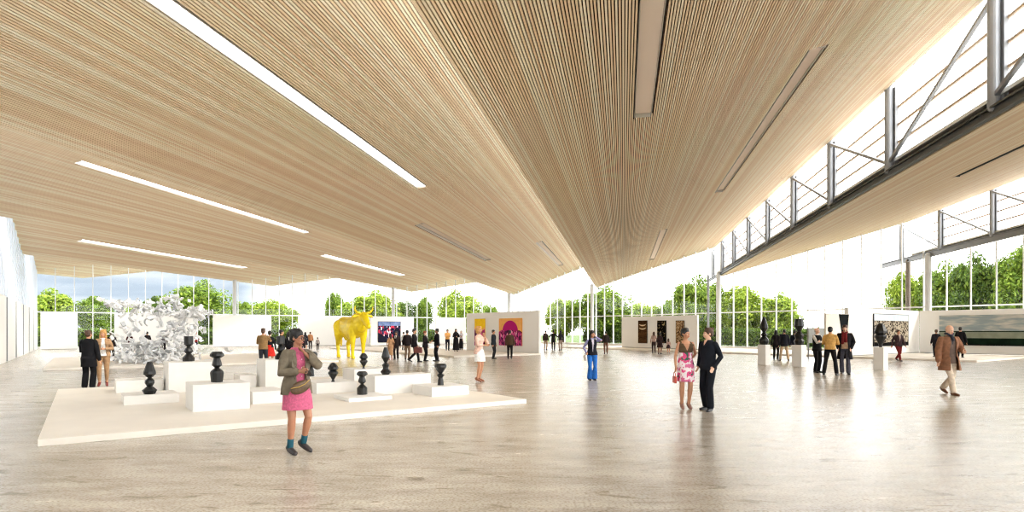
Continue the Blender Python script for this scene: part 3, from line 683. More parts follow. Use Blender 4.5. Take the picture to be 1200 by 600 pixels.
bb = lampm.node_tree.nodes['Principled BSDF']; bb.inputs['Base Color'].default_value = (.9, .9, .9, 1); bb.inputs['Emission Color'].default_value = (1, .98, .95, 1); bb.inputs['Emission Strength'].default_value = 3.0
offm = mat('lamp_off', (240, 224, 210), .6); alu = mat('slot_side', (190, 182, 172), .5)
for (k, n, s1, s2, w), lab, lit in SLOTS:
    t = empty('ceiling_light', ns(n, (s1 + s2) / 2, ZV + SLOPE * (n - NV0 - k * PER))); t.rotation_euler = (0, 0, math.atan2(D.y, D.x) - PI / 2)
    tag(t, lab, 'ceiling light', 'light strips in the slatted ceiling'); L = s2 - s1; dep = .16
    S = Soup()
    for s in (-1, 1): S.box((s * (w / 2 - .01), 0, dep / 2 + .01 + s * w / 2 * SLOPE), (.02, L, dep)); S.box((0, s * (L / 2 - .012), dep / 2), (w - .05, .02, dep))
    obj('housing', S, dsteel if w < .35 else alu, t)
    S = Soup(); S.box((0, 0, dep * (.45 if lit else .8)), (w - .05, L - .05, .02)); obj('diffuser', S, lampm if lit else (dsteel if w < .35 else offm), t)

# --- clerestories: beam, posts, braces, glazing bars and glass above every fold
glass = bpy.data.materials.new('clear_glass'); glass.use_nodes = True; nt = glass.node_tree; nt.nodes.remove(nt.nodes['Principled BSDF'])
tr = nt.nodes.new('ShaderNodeBsdfTransparent'); tr.inputs[0].default_value = (.98, .985, .98, 1); gl = nt.nodes.new('ShaderNodeBsdfGlossy'); gl.inputs['Roughness'].default_value = .0
mx = nt.nodes.new('ShaderNodeMixShader'); fr = nt.nodes.new('ShaderNodeLayerWeight'); pw = nt.nodes.new('ShaderNodeMath'); pw.operation = 'POWER'; pw.inputs[1].default_value = 4.0
ml = nt.nodes.new('ShaderNodeMath'); ml.operation = 'MULTIPLY_ADD'; ml.inputs[1].default_value = .30; ml.inputs[2].default_value = .012
nt.links.new(fr.outputs['Facing'], pw.inputs[0]); nt.links.new(pw.outputs[0], ml.inputs[0])
nt.links.new(ml.outputs[0], mx.inputs[0]); nt.links.new(tr.outputs[0], mx.inputs[1]); nt.links.new(gl.outputs[0], mx.inputs[2]); nt.links.new(mx.outputs[0], nt.nodes['Material Output'].inputs[0])
for k in range(KMIN + 1, KMAX):
    n = NV0 + k * PER; e = s_fac(n); sm = max(-14, s_left(n))
    t = empty('window_%d' % (k + 4)); struct(t)
    nb, zb_ = (n, ZV) if k >= 2 else (n + .30, ZV + .16); hb_ = .26 if k == 2 else .40; bm_ = dsteel if k == 2 else mat('mid_steel', (112, 112, 114), .45, .3)
    S = Soup(); S.bar(ns(nb - .11, sm, zb_ + hb_ / 2), ns(nb - .11, e + 8.2, zb_ + hb_ / 2), .06, hb_); S.bar(ns(nb - .14, sm, zb_ + .03), ns(nb - .14, e + 8.2, zb_ + .03), .16, .05); S.bar(ns(nb - .14, sm, zb_ + hb_ - .02), ns(nb - .14, e + 8.2, zb_ + hb_ - .02), .16, .05)
    obj('beam', S, bm_, t)
    posts = [16.86 + 6.0 * (i - 5) + (-.5 if k == 3 else 0) for i in range(0, 14)]; posts = [s for s in posts if sm < s < e + 7.5]
    if k < 2: n += .34
    for i, s in enumerate(posts):
        S = Soup(); S.chain([ns(n - .10, s, zb_ + hb_), ns(n - .10, s, ZT + .05)], [.135, .135], 16); S.box(ns(n + .08, s, (ZV + ZT) / 2 + .15), (.10, .36, ZT - ZV - .3), (N, D, Vector((0, 0, 1))))
        obj('post', S, steel, t)
    S = Soup()
    for a, b in zip(posts, posts[1:]):
        if a >= 22: S.bar(ns(n - .1, b, ZT - .1), ns(n - .1, a, ZV + .5), .10)
        else: S.bar(ns(n - .1, a, ZT - .1), ns(n - .1, b, ZV + .5), .10)
    obj('brace', S, steel, t)
    S = Soup()
    for f in (.30, .52, .74): S.bar(ns(n + .14, sm, ZV + .35 + (ZT - ZV - .35) * f), ns(n + .14, e, ZV + .35 + (ZT - ZV - .35) * f), .06, .07)
    obj('glazing_bar', S, tanbar, t)
    S = Soup(); S.box(ns(n + .20, (sm + e) / 2, (ZV + .5 + ZT) / 2), (.02, e - sm, ZT - ZV - .2), (N, D, Vector((0, 0, 1)))); obj('glass', S, glass, t)

# --- the two glass facades
def facade(name, P0, dr, length, out):
    t = empty(name); struct(t); up = Vector((0, 0, 1)); n_m = int(length / 1.42)
    nrm = out
    cuts = [0, length]; i = 0
    ts = [i * 1.42 + .5 for i in range(n_m)]
    ks = []
    for k in range(KMIN, KMAX + 1):
        n = NV0 + k * PER; x = (n - P0.dot(N)) / dr.dot(N)
        if 0.01 < x < length: ks.append(x)
    S = Soup()
    for x in ts:
        p = P0 + dr * x; z = roof_z(p.dot(N)) - .03; S.box(p + up * (z / 2), (.058, .16, z), (dr, nrm, up))
    obj('mullion', S, whitem, t)
    S = Soup(); S.box(P0 + dr * (length / 2) + up * ZM, (length, .13, .10), (dr, nrm, up)); obj('transom', S, whitem, t)
    S = Soup(); S.box(P0 + dr * (length / 2) + up * .11, (length, .3, .22), (dr, nrm, up)); obj('sill_kerb', S, mat('kerb_white', (232, 230, 226), .6), t)
    S = Soup(); xs = sorted([0, length] + ks)
    for a, b in zip(xs, xs[1:]):
        pa, pb = P0 + dr * (a + .01), P0 + dr * (b - .01)
        za, zb = roof_z(pa.dot(N)) + .04, roof_z(pb.dot(N)) + .04
        q = nrm * .01
        S.hexa([pa - q + up * .2, pb - q + up * .2, pb + q + up * .2, pa + q + up * .2], [pa - q + up * za, pb - q + up * zb, pb + q + up * zb, pa + q + up * za])
    obj('glass', S, glass, t)
facade('window_9', CORNER, -U, 52.9, V)
facade('window_10', CORNER, -V, 84.0, U)
# columns standing on the floor under the folds
def column(p, r, z, m=steel):
    o = empty('column', p); struct(o); S = Soup(); S.chain([(0, 0, .06), (0, 0, z)], [r, r], 20); obj('shaft', S, m, o)
    S = Soup(); S.box((0, 0, .02), (.46, .46, .04)); obj('base_plate', S, m, o); return o
for k in (-2, -1, 0):
    x = (NV0 + k * PER - NV0) / (-un); column(CORNER - U * x - V * .45 - (U * .5 if k == 0 else U * 0), .2, ZV + .1, mat('pale_column', (206, 208, 210), .5))
for k in (1, 2, 3):
    x = (k * PER) / (-vn); column(CORNER - V * x - U * (.34 if k == 3 else .45), .21, ZV + .1, mat('pale_column', (206, 208, 210), .5))
p = CORNER - V * (2 * PER / -vn) - U * .45; column(p + V * 1.0 - U * .2, .11, ZV, steel)
pd = ns(NV0 + 3 * PER - .1, 51.1); column(pd, .17, ZV + .1, mat('brown_steel', (116, 104, 94), .5))
# --- left wall: white blocks below, stepped translucent fins above
lw = empty('wall_left'); struct(lw); up = Vector((0, 0, 1))
frost = bpy.data.materials.new('frosted_panel'); frost.use_nodes = True; nt = frost.node_tree; pb_ = nt.nodes['Principled BSDF']
pb_.inputs['Base Color'].default_value = lin((228, 233, 240)); pb_.inputs['Roughness'].default_value = .6
tl = nt.nodes.new('ShaderNodeBsdfTranslucent'); tl.inputs[0].default_value = lin((226, 232, 240)); mx = nt.nodes.new('ShaderNodeMixShader'); mx.inputs[0].default_value = .30
nt.links.new(pb_.outputs[0], mx.inputs[1]); nt.links.new(tl.outputs[0], mx.inputs[2]); nt.links.new(mx.outputs[0], nt.nodes['Material Output'].inputs[0])
wallw = mat('white_plaster', (240, 239, 236), .7)
x = 0.0; S = Soup(); G = Soup(); SHP = Soup()
while x < 78:
    S.box(LEFT - V * (x + 2.35) - U * .2 + up * 1.75, (4.7, .5, 3.5), (V, U, up)); G.box(LEFT - V * (x + 5.15) - U * .55 + up * 1.75, (.9, .3, 3.5), (V, U, up)); SHP.box(LEFT - V * (x + 4.72) - U * .2 + up * 1.75, (.03, .46, 3.46), (V, U, up)); x += 5.6
bevel(obj('wall_block', S, wallw, lw), .02); obj('shade_plate', SHP, mat('shade_grey', (120, 124, 130), .6), lw); obj('recess', G, mat('recess_grey', (128, 133, 140), .6), lw)  # thin grey plates paint the shade onto the blocks' near end faces
S = Soup(); x = .35
while x < 78:
    p = LEFT - V * x; n = p.dot(N); z = min(roof_z(n - .3), roof_z(n + .3)) - .04
    S.box(p - U * (.12 if int(x / .7) % 2 else .02) + up * ((z + 3.5) / 2), (.70, .06, z - 3.5), (V, U, up))
    x += .7
obj('fin_panel', S, frost, lw)

# ---------------------------------------------------------------- stages, plinths and partitions
plaster = mat('plinth_white', (230, 227, 222), .6, 0, .015, 3)
AX = (U, V, up)
def slab(name, corner, lu, lv, h, z0=0.0, m=plaster):
    """box whose front left bottom corner is given; runs lu along U and lv along V"""
    o = empty(name, Vector((corner.x, corner.y, z0))); return o
def ubox(name, corner, lu, lv, h, z0=0.0, m=plaster, bev=.006, parent=None):
    S = Soup(); S.box((lu / 2, lv / 2, h / 2), (lu, lv, h)); o = obj(name, S, m, parent)
    if parent is None: o.location = (corner.x, corner.y, z0); o.rotation_euler = (0, 0, math.atan2(U.y, U.x))
    if bev: bevel(o, bev)
    return o
warm = mat('platform_white', (230, 223, 212), .6, 0, .02, 1.2)
A1 = gnd(44, 523.6)
plat = ubox('platform', A1, 8.75, 9.2, .10, m=warm); tag(plat, 'large low white platform in the foreground carrying the plinths and black sculptures', 'platform')
A2 = gnd(50, 434.7)
ubox2 = ubox('low_stage', A2, 12.5, 12.8, .10, m=warm); tag(ubox2, 'low white stage under the shattered white sculpture', 'platform')
A3 = gnd(532, 419)
st = ubox('low_stage', A3, 6.9, 23, .10, m=warm); tag(st, 'long low white stage running behind the golden bull', 'platform')
A4 = gnd(1144.6, 424.7)
B4 = A4 + V * 33
st = ubox('low_stage', A4, 9.4, 33.5, .10, m=warm); tag(st, 'long low white stage along the right glass wall', 'platform')
PT = .10
def plinth(cpx, cpy, rpx, topy, lpx=None, depth=1.0, label='', z0=PT):
    """front left bottom corner pixel, pixel of the right end, top pixel at the corner"""
    c = gnd(cpx, cpy, z0); r = (rpx - CX) / F; lu = (r * c.y - c.x) / (U.x - r * U.y)
    if lpx is not None: r = (lpx - CX) / F; depth = (r * c.y - c.x) / (V.x - r * V.y)
    h = zat(topy, c.y) - z0
    o = ubox('plinth', c, lu, depth, h, z0); tag(o, label, 'plinth', 'white plinths on the platform' if z0 else 'square pedestals on the right'); o['h'] = h
    return c, lu, depth, h + z0
PL = [
    plinth(144.9, 475.3, 210, 464.5, 142, 1.15, 'low long white plinth at the left front with a cone topped black sculpture'),
    plinth(136, 461, 191, 446.5, 134, 1.0, 'low empty white plinth at the left back of the platform'),
    plinth(197.5, 460.5, 256, 425.3, 191.5, 1.2, 'tall white plinth left of centre behind the largest front plinth'),
    plinth(226, 483.2, 293, 451.3, 217.5, 1.0, 'large white block in front carrying the flat topped black sculpture'),
    plinth(296, 474.0, 336, 459.5, None, 1.1, 'low white plinth directly right of the large front block'),
    plinth(311, 455.5, 352, 421.8, 300.5, 1.0, 'tallest white plinth behind the woman in pink'),
    plinth(281, 454.5, 300, 440, None, .8, 'small white plinth left of the tallest plinth'),
    plinth(371, 462.0, 418, 449.0, 355, 1.4, 'white plinth just right of the woman in pink with a round headed black sculpture'),
    plinth(415, 446.5, 451, 433.0, 401.5, 1.0, 'white plinth at the back carrying the smallest round black sculpture'),
    plinth(439.3, 463.0, 505, 440.6, 428.5, 1.0, 'wide white plinth carrying the tall spindle black sculpture'),
    plinth(506.2, 465.2, 549.5, 454, 483, 1.0, 'white plinth at the right end of the platform'),
    plinth(408.8, 471.5, 459.5, 466.8, 390.6, 1.0, 'thin low white slab in front with a two part black sculpture'),
]
blackm = mat('black_lacquer', (13, 14, 15), .35, 0, .0)
def turned(px, py_base, py_top, Y, prof, label, group='black turned sculptures', cuts=None):
    """stacked faceted solids; profile as (height 0..1, radius in pixels)"""
    z0 = zat(py_base, Y); hgt = (py_base - py_top) * Y / F; sc = Y / F
    p = at(px, Y, z0); o = empty('faceted_sculpture', p, R(rnd.uniform(0, 40))); tag(o, label, 'sculpture', group)
    names = ['foot', 'bead', 'crown', 'finial']; groups = []; cur = [prof[0]]
    for a in prof[1:]:
        cur.append(a)
        if len(a) > 2: groups.append(cur); cur = [a]
    if len(cur) > 1: groups.append(cur)
    for i, g in enumerate(groups):
        S = Soup(); S.rings([(a[0] * hgt, 0, 0, a[1] * sc, a[1] * sc) for a in g], 9)
        nm = ['foot', 'bead', 'crown'][min(i, 2)] if len(groups) <= 3 else ['foot', 'bead', 'bead', 'crown'][min(i, 3)]
        bevel(obj(nm, S, blackm, o), .003, 1)
    return o
c_ = 1  # a third entry ends one stacked piece
def onp(i, py):           # distance of the point on plinth i's top seen at pixel row py
    return (CAMZ - PL[i][3]) * F / (py - HZ)
CONE = [(0, 6), (.12, 8), (.24, 3, 1), (.34, 5.2), (.42, 5.0), (.50, 2, 1), (.62, 6.8), (.70, 6.5), (1, 2.6)]
FLAT = [(0, 6.3), (.30, 7.5), (.36, 6.8), (.47, 2.4, 1), (.55, 5.6), (.62, 5.2), (.78, 3.6, 1), (.86, 7.9), (.92, 7.6), (1, 5.2)]
CUP = [(0, 6.2), (.13, 6.6), (.30, 2.6, 1), (.40, 5.2), (.50, 3.6), (.58, 1.8, 1), (.68, 4.8), (1, 5.0)]
ROUND = [(0, 2.2), (.12, 1.3), (.44, 5.8), (.50, 5.8), (.60, 3.6, 1), (.68, 6.2), (.76, 6.1), (.93, 3.8), (1, 1.4)]
SPIN = [(0, 4), (.1, 6.4), (.2, 3.8, 1), (.26, 3.4), (.36, 4.4), (.44, 1.6, 1), (.64, 5.2), (.9, 3), (1, 1.9)]
DIAM = [(0, 3.8), (.26, 3.2), (.34, 2.4, 1), (.48, 4.6), (.55, 2.2, 1), (.85, 7.2), (.92, 7.1), (1, 5.6)]
DUO = [(0, 6), (.28, 6.1), (.45, 1.6, 1), (.54, 4.6), (.62, 4.4), (.76, 3.2, 1), (.87, 6.7), (.95, 5.7), (1, 4)]
turned(175.5, 461.6, 424, onp(0, 461.6), CONE, 'black sculpture with a tall cone top on the low plinth at the left')
turned(254.3, 447.6, 412, onp(3, 447.6), FLAT, 'black sculpture with a flat wide cap on the large front block')
turned(221, 423.3, 394, onp(2, 423.3), CUP, 'black sculpture with a cup shaped top on the tall plinth before the white sculpture')
turned(329, 421.2, 394, onp(5, 421.2), CUP, 'black sculpture on the tallest plinth, left of the foreground woman’s head')
turned(364.5, 441, 412, onp(7, 441), DIAM, 'black sculpture half hidden by the raised arm of the woman in pink')
turned(390.3, 447.5, 425, onp(7, 447.5), ROUND, 'round headed black sculpture nearest the woman in pink')
turned(426.2, 431.8, 413.5, onp(8, 431.8), [(a[0], a[1] * .8) + tuple(a[2:]) for a in ROUND], 'smallest black sculpture with a round head on the back plinth')
turned(424.3, 462.2, 435, onp(11, 462.2), DUO, 'black sculpture of two knobs on the thin low slab')
turned(452, 438.9, 407, onp(9, 438.9), SPIN, 'tall black spindle sculpture on the wide plinth')
turned(516.3, 451.3, 426, onp(10, 451.3), DIAM, 'black sculpture with a diamond shaped head at the right end of the platform')
# pedestals on the right
PED = []
for (cx, by, ty, w, lab) in ((900, 428, 403.8, .42, 'square white pedestal furthest left on the right side'), (942, 430.2, 404.2, .45, 'square white pedestal left of the bald man in the black vest'), (1038, 434.5, 406.8, .40, 'square white pedestal in front of the speckled painting')):
    p = gnd(cx, by - .3); h = zat(ty, p.y + .25)
    c = p + V * 0 - U * (w / 2) ; o = ubox('pedestal', c, w, w, h); tag(o, lab, 'pedestal', 'square pedestals on the right'); m_ = c + U * (w / 2) + V * (w / 2); PED.append((m_, h))
for (i, top_y, pf, lab) in ((0, 371.5, [(0, 4.4), (.12, 5.6), (.2, 5.2), (.3, 2.4, 1), (.36, 3.8), (.44, 1.6, 1), (.6, 4.7), (.7, 4.2), (1, 1.3)], 'black sculpture with a pointed top on the left pedestal'),
                            (1, 373.5, [(0, 4.6), (.14, 6), (.24, 4.2, 1), (.36, 5.6), (.44, 4), (.52, 1.8, 1), (.72, 5.8), (.78, 5.6), (1, 4.8)], 'black sculpture with a broad blunt top on the middle pedestal'),
                            (2, 379, [(0, 1.6), (.12, 2.2), (.45, 6.6), (.5, 6.4), (.53, 5, 1), (.60, 6.6), (.68, 6.8), (.9, 4.4), (1, 2.2)], 'black diamond and dome sculpture before the speckled painting')):
    m_, h = PED[i]; Y = m_.y; px = CX + m_.x / Y * F; pyb = HZ - (h - CAMZ) * F / Y
    turned(px, pyb, top_y, Y, pf, lab)

# partitions
pwhite = mat('partition_white', (242, 241, 238), .7)
def partition(c, dr, length, h, label, thick=.3, z0=0.0):
    """free standing wall from point c along dr; top cap and shadow gap base"""
    n = Vector((-dr.y, dr.x, 0)); c = c - n * thick if n.y < 0 else c; o = empty('partition', Vector((c.x, c.y, z0)), math.atan2(dr.y, dr.x)); tag(o, label, 'partition wall', 'white display partitions', 'thing')
    S = Soup(); S.box((length / 2, thick / 2, h / 2 + .02), (length, thick, h - .04)); bevel(obj('wall_panel', S, pwhite, o), .008)
    S = Soup(); S.box((length / 2, thick / 2, .02), (length - .06, thick - .06, .04)); obj('plinth_strip', S, mat('gap_grey', (150, 148, 145), .7), o)
    return o
def along(P0, dr, px): # parameter where the line meets a pixel column
    r = (px - CX) / F; return (r * P0.y - P0.x) / (dr.x - r * dr.y)
FL = CORNER - V * 1.6 - U * 60       # line just inside the far left glass
def farp(x1, x2, label, off=0.0, h=3.3):
    P = FL - V * off; a, b = along(P, U, x1), along(P, U, x2); return partition(P + U * a, U, b - a, h, label), P + U * a, P + U * b
farp(47.5, 91, 'white partition at the far left corner beside the translucent wall', 0)
farp(134, 232, 'white partition behind the shattered white sculpture')
farp(250, 318, 'white partition between the white sculpture and the brown jacket')
farp(350, 433, 'white partition behind the golden bull')
pm, m1, m2 = farp(434.5, 485, 'white partition carrying the crowd painting', 3.2, 3.35)
farp(511, 546, 'white partition behind the person in the yellow shirt', .5)
PK = at(544.3, 51.0); pk = partition(at(631.5, 43.2) , V, 10.0, 3.15, 'grey white partition carrying the two pink and orange paintings', .22)
TR0 = at(817, 50.2); tp = partition(TR0, V, along(TR0, V, 728.5), 2.9, 'white partition carrying the three black panels', .25, .1)
SG = gnd(994, 419.3); SG = at(994, 36.75, .1)
ln = along(SG, U, 1077.5); seg1 = partition(SG, U, ln, 3.0, 'white partition carrying the speckled painting', .25, .1)
SG2 = SG + U * ln; seg2 = partition(SG2 - V * 13 + U * .02, V, 13, 3.0, 'long white partition carrying the wide landscape painting', .25, .1)
# paintings
def canvas(P0, dr, px1, px2, ypx1, ypx2, m, label, side=-1, t=.05, extra=None, name='painting', cat='painting', group=None, frame=None, gap=.02):
    """flat work on the face of a partition: P0 + dr*s, between pixel columns and rows (rows measured at its middle)"""
    a, b = along(P0, dr, px1), along(P0, dr, px2); a, b = min(a, b), max(a, b); mid = P0 + dr * ((a + b) / 2); z1, z2 = zat(ypx2, mid.y), zat(ypx1, mid.y)
    n = Vector((-dr.y, dr.x, 0)) * side
    o = empty(name, mid + n * gap + up * z1, math.atan2(dr.y, dr.x)); tag(o, label, cat, group)
    w, h = b - a, z2 - z1
    S = Soup(); S.box((0, side * t / 2, h / 2), (w, t, h)); bevel(obj('canvas', S, m, o), .006)
    if frame:
        S = Soup()
        for s in (-1, 1): S.box((s * (w / 2 + .015), side * t / 2, h / 2), (.03, t + .02, h + .06)); S.box((0, side * t / 2, h / 2 + s * (h / 2 + .015)), (w, t + .02, .03))
        obj('frame', S, frame, o)
    return o, w, h, side, t
def blot(o, w, h, side, t, pts, m, name, th=.006):
    """flat painted shape on the canvas, outline in 0..1 canvas units"""
    y = side * (t + .001); S = Soup(); P = [Vector(((x - .5) * w, y, z * h)) for x, z in pts]; Q = [p + Vector((0, side * th, 0)) for p in P]
    S.hexa(P, Q) if side < 0 else S.hexa(Q, P)
    return obj(name, S, m, o)
thinblack = mat('frame_black', (30, 28, 28), .5)
mob = ramp_mat('crowd_pattern', [(0, (30, 30, 52)), (.30, (206, 60, 86)), (.48, (240, 226, 232)), (.58, (58, 60, 92)), (.72, (226, 130, 160)), (.86, (40, 40, 58))], 6, 2, 'vor', (1.4, 1, .6), const=True)
o = canvas(m1, U, 443, 469, 377, 401, mob, 'square crowd painting with blue sky and red and white figures', -1, frame=thinblack)
blot(*o, [(.0, .80), (1, .80), (1, 1), (0, 1)], mat('paint_blue', (120, 140, 184), .6, 0, .2, 3), 'sky_band')
blot(*o, [(.66, .0), (1, .0), (1, .55), (.9, .72), (.78, .70), (.68, .5)], mat('paint_dark', (34, 34, 48), .6), 'dark_figure')
blot(*o, [(.0, .0), (.42, .0), (.36, .22), (.1, .42), (0, .4)], mat('paint_dark', (34, 34, 48)), 'dark_corner')
crowd = ramp_mat('pink_crowd', [(0, (72, 34, 62)), (.34, (214, 84, 148)), (.52, (238, 160, 190)), (.62, (96, 44, 86)), (.8, (204, 70, 132))], 6.5, 2, 'vor', (1.5, 1.5, .7), const=True)
PW = at(631.5, 43.2)
o = canvas(PW, V, 585.5, 612.5, 373, 405, mat('paint_orange', (244, 178, 104), .6, 0, .03, 4), 'large painting with a magenta disc on orange above a pink pattern', 1)
blot(*o, [(.5 + .34 * math.cos(a * PI / 20), .50 + .42 * math.sin(a * PI / 20)) for a in range(21)][::-1], mat('paint_magenta', (186, 40, 118), .6), 'disc')
blot(*o, [(0, 0), (0, .50), (.12, .56), (.3, .54), (.5, .58), (.7, .54), (.88, .57), (1, .5), (1, 0)], crowd, 'lower_pattern', .010)
o = canvas(PW, V, 557, 569, 373.5, 405, mat('paint_yellow', (250, 206, 50), .6, 0, .03, 4), 'narrow painting with a yellow top above a pink and purple pattern', 1)
blot(*o, [(0, 0), (0, .62), (.3, .55), (.5, .66), (.75, .56), (1, .64), (1, 0)], crowd, 'lower_pattern', .010)
blot(*o, [(0, .62), (0, .70), (.3, .62), (.5, .72), (.75, .62), (1, .70), (1, .62), (.75, .55), (.5, .64), (.3, .54)], mat('paint_orange', (244, 178, 104)), 'orange_band', .012)
ga = ramp_mat('black_gold_a', [(0, (22, 18, 16)), (.55, (26, 20, 17)), (.60, (150, 104, 58)), (.66, (30, 22, 18)), (.9, (120, 84, 52))], 2.2, 2, 'wave', (1, 1, 1.6), seed=1.3)
gb = ramp_mat('black_gold_b', [(0, (18, 16, 15)), (.56, (22, 20, 18)), (.63, (190, 170, 120)), (.68, (30, 26, 22))], 5, 3, seed=4)
gc = ramp_mat('black_gold_c', [(0, (54, 38, 28)), (.42, (120, 88, 60)), (.52, (206, 178, 138)), (.6, (90, 62, 44)), (.8, (40, 30, 24))], 4.5, 3, seed=9)
gilt = mat('paint_cream', (226, 206, 170), .5)
for x1, x2, m_, lab in ((748.7, 758.5, ga, 'black panel with pale crescents, leftmost of three on the white partition'), (771, 780.8, gb, 'black panel with gold flecks, middle of three on the white partition'), (792.8, 802, gc, 'brown and gold panel, rightmost of three on the white partition')):
    o = canvas(TR0, V, x1, x2, 376, 401.8, m_, lab, 1, frame=thinblack, group='black panels')
    if m_ is ga:
        for zc in (.86, .70):
            arc = [(.5 + .40 * math.cos(PI + a * PI / 10), zc + .10 * math.sin(PI + a * PI / 10)) for a in range(11)]; arc2 = [(.5 + .40 * math.cos(PI + a * PI / 10), zc + .0 + .045 * math.sin(PI + a * PI / 10)) for a in range(11)]
            for q in range(10): blot(*o, [arc[q], arc2[q], arc2[q + 1], arc[q + 1]], gilt, 'crescent')
speck = ramp_mat('speckle', [(0, (34, 30, 26)), (.46, (58, 50, 42)), (.54, (202, 190, 170)), (.7, (120, 106, 90))], 7, 4)
o = canvas(SG, U, 1023, 1063, 370.6, 406.5, speck, 'square painting with pale sky above a speckled black and cream field', -1, frame=thinblack)
blot(*o, [(0, .80), (1, .80), (1, 1), (0, 1)], mat('paint_sky', (214, 226, 234), .6, 0, .04, 2), 'sky_band')
blot(*o, [(0, 0), (1, 0), (1, .10), (.6, .13), (.3, .09), (0, .12)], mat('paint_dark2', (26, 26, 26), .6), 'dark_band')
LS0 = SG2 - V * 13
sky = ramp_mat('cloud_paint', [(0, (126, 140, 146)), (.45, (150, 162, 166)), (.6, (200, 198, 190)), (1, (168, 176, 178))], 1.3, 4, stretch=(.5, .5, 3))
o = canvas(SG2 - V * 13 + U * .02, V, 1101, 1238, 370.5, 407, sky, 'wide landscape painting of pale sky over dark green bands', 1)
blot(*o, [(0, .0), (1, .0), (1, .24), (0, .24)], mat('paint_green', (22, 36, 27), .6, 0, .2, 2), 'dark_field')
blot(*o, [(0, .24), (1, .24), (1, .44), (0, .44)], mat('paint_mist', (140, 146, 130), .6, 0, .08, 2), 'mist_band')
blot(*o, [(0, .44), (1, .44), (1, .475), (0, .475)], mat('paint_line', (44, 56, 48), .6), 'tree_line')
blot(*o, [(0, .0), (1, .0), (1, .04), (0, .04)], mat('paint_dark2', (26, 26, 26)), 'ground_line', .009)
# beige board with a black wedge and the low grey panel
bp_ = at(996, 33.8); o = empty('display_board', at(968, 33.6), math.atan2(U.y, U.x)); tag(o, 'tall beige display board with a black wedge behind the red scarf man', 'display board')
w_ = along(at(968, 33.6), U, 995.0); hh = zat(367.4, 33.9)
S = Soup(); S.box((w_ / 2, .06, hh / 2), (w_, .12, hh)); bevel(obj('board', S, mat('board_beige', (214, 206, 192), .7), o), .006)
S = Soup(); S.hexa([Vector((w_ * .70, -.012, hh * .45)), Vector((w_ * .88, -.012, hh * .45)), Vector((w_ * .99, -.012, hh - .02)), Vector((w_ * .54, -.012, hh - .02))], [Vector((w_ * .70, 0, hh * .45)), Vector((w_ * .88, 0, hh * .45)), Vector((w_ * .99, 0, hh - .02)), Vector((w_ * .54, 0, hh - .02))])
obj('wedge', S, mat('paint_black', (30, 32, 32), .5), o)
o = empty('display_board', at(947.5, 36.0), math.atan2(U.y, U.x)); tag(o, 'low grey display board between the black vest and the yellow shirt', 'display board'); w_ = along(at(947.5, 36.0), U, 969); hh = zat(384.5, 36.0)
S = Soup(); S.box((w_ / 2, .05, hh - .45), (w_, .1, .9)); bevel(obj('board', S, mat('board_grey', (150, 152, 150), .7, 0, .06, 2), o), .006)
for x_ in (.08, w_ - .08):
    S = Soup(); S.box((x_, .05, (hh - .88) / 2), (.06, .06, hh - .88)); obj('leg', S, steel, o)

# ---------------------------------------------------------------- the golden bull
gold = mat('gold_leaf', (244, 214, 20), .24, .25, .06, 5, .6, .15)
def Vp(*a): return Vector(a)
S = Soup()
S.chain([(-.92, 0, 1.17), (-.78, 0, 1.16), (-.40, 0, 1.10), (0, 0, 1.06), (.40, 0, 1.10), (.66, 0, 1.14), (.86, 0, 1.14)], [.20, .33, .365, .39, .40, .36, .24], 20, .84, Vp(0, 1, 0))
S.chain([(-.6, 0, 1.38), (0, 0, 1.36), (.5, 0, 1.45)], [.10, .11, .14], 12)
S.chain([(.55, 0, 1.22), (.85, 0, 1.32), (1.12, 0, 1.42)], [.33, .27, .19], 18, .78, Vp(0, 1, 0)); S.chain([(.75, 0, 1.0), (.95, 0, 1.10), (1.12, 0, 1.26)], [.12, .11, .08], 10, .5, Vp(0, 1, 0))
S.chain([(1.10, 0, 1.46), (1.24, 0, 1.37), (1.42, 0, 1.20), (1.52, 0, 1.12)], [.165, .15, .115, .098], 16, .86, Vp(0, 1, 0)); S.ell((1.50, 0, 1.13), (.085, .10, .085))
for s in (-1, 1):
    S.chain([(.58, s * .17, 1.02), (.60, s * .20, .78), (.61, s * .19, .52), (.60, s * .19, .30), (.60, s * .19, .10)], [.18, .125, .082, .060, .056]); S.chain([(.60, s * .19, .09), (.63, s * .19, .035)], [.062, .075])
    S.chain([(-.70, s * .16, 1.12), (-.66, s * .22, .84), (-.74, s * .21, .60), (-.86, s * .19, .46), (-.82, s * .19, .26), (-.80, s * .19, .10)], [.26, .175, .10, .072, .058, .056]); S.chain([(-.80, s * .19, .09), (-.77, s * .19, .035)], [.062, .075])
    S.chain([(1.06, s * .15, 1.50), (1.02, s * .30, 1.47), (1.04, s * .36, 1.44)], [.03, .06, .02], 10, .5, Vp(1, 0, 0))
S.chain([(-.25, 0, .72), (-.05, 0, .68)], [.07, .05]); S.chain([(-.55, 0, .78), (-.5, 0, .68)], [.10, .07])
BY = 36.6; k = zat(370.5, BY) / 1.49
bull = obj('bull_statue', voxel(S, .016, 2), gold)
for v in bull.data.vertices: v.co.z = max(v.co.z, 0.004)
bull.location = at(412, BY); bull.scale = (k, k, k); bull.rotation_euler = (0, 0, R(-54)); tag(bull, 'giant golden bull statue standing on the concrete floor', 'statue')
for s in (-1, 1):
    S = Soup(); S.chain([(1.08, s * .10, 1.56), (1.08, s * .24, 1.60), (1.12, s * .32, 1.70), (1.15, s * .31, 1.80)], [.045, .042, .03, .012], 12); obj('horn', S, gold, bull, smooth=True)
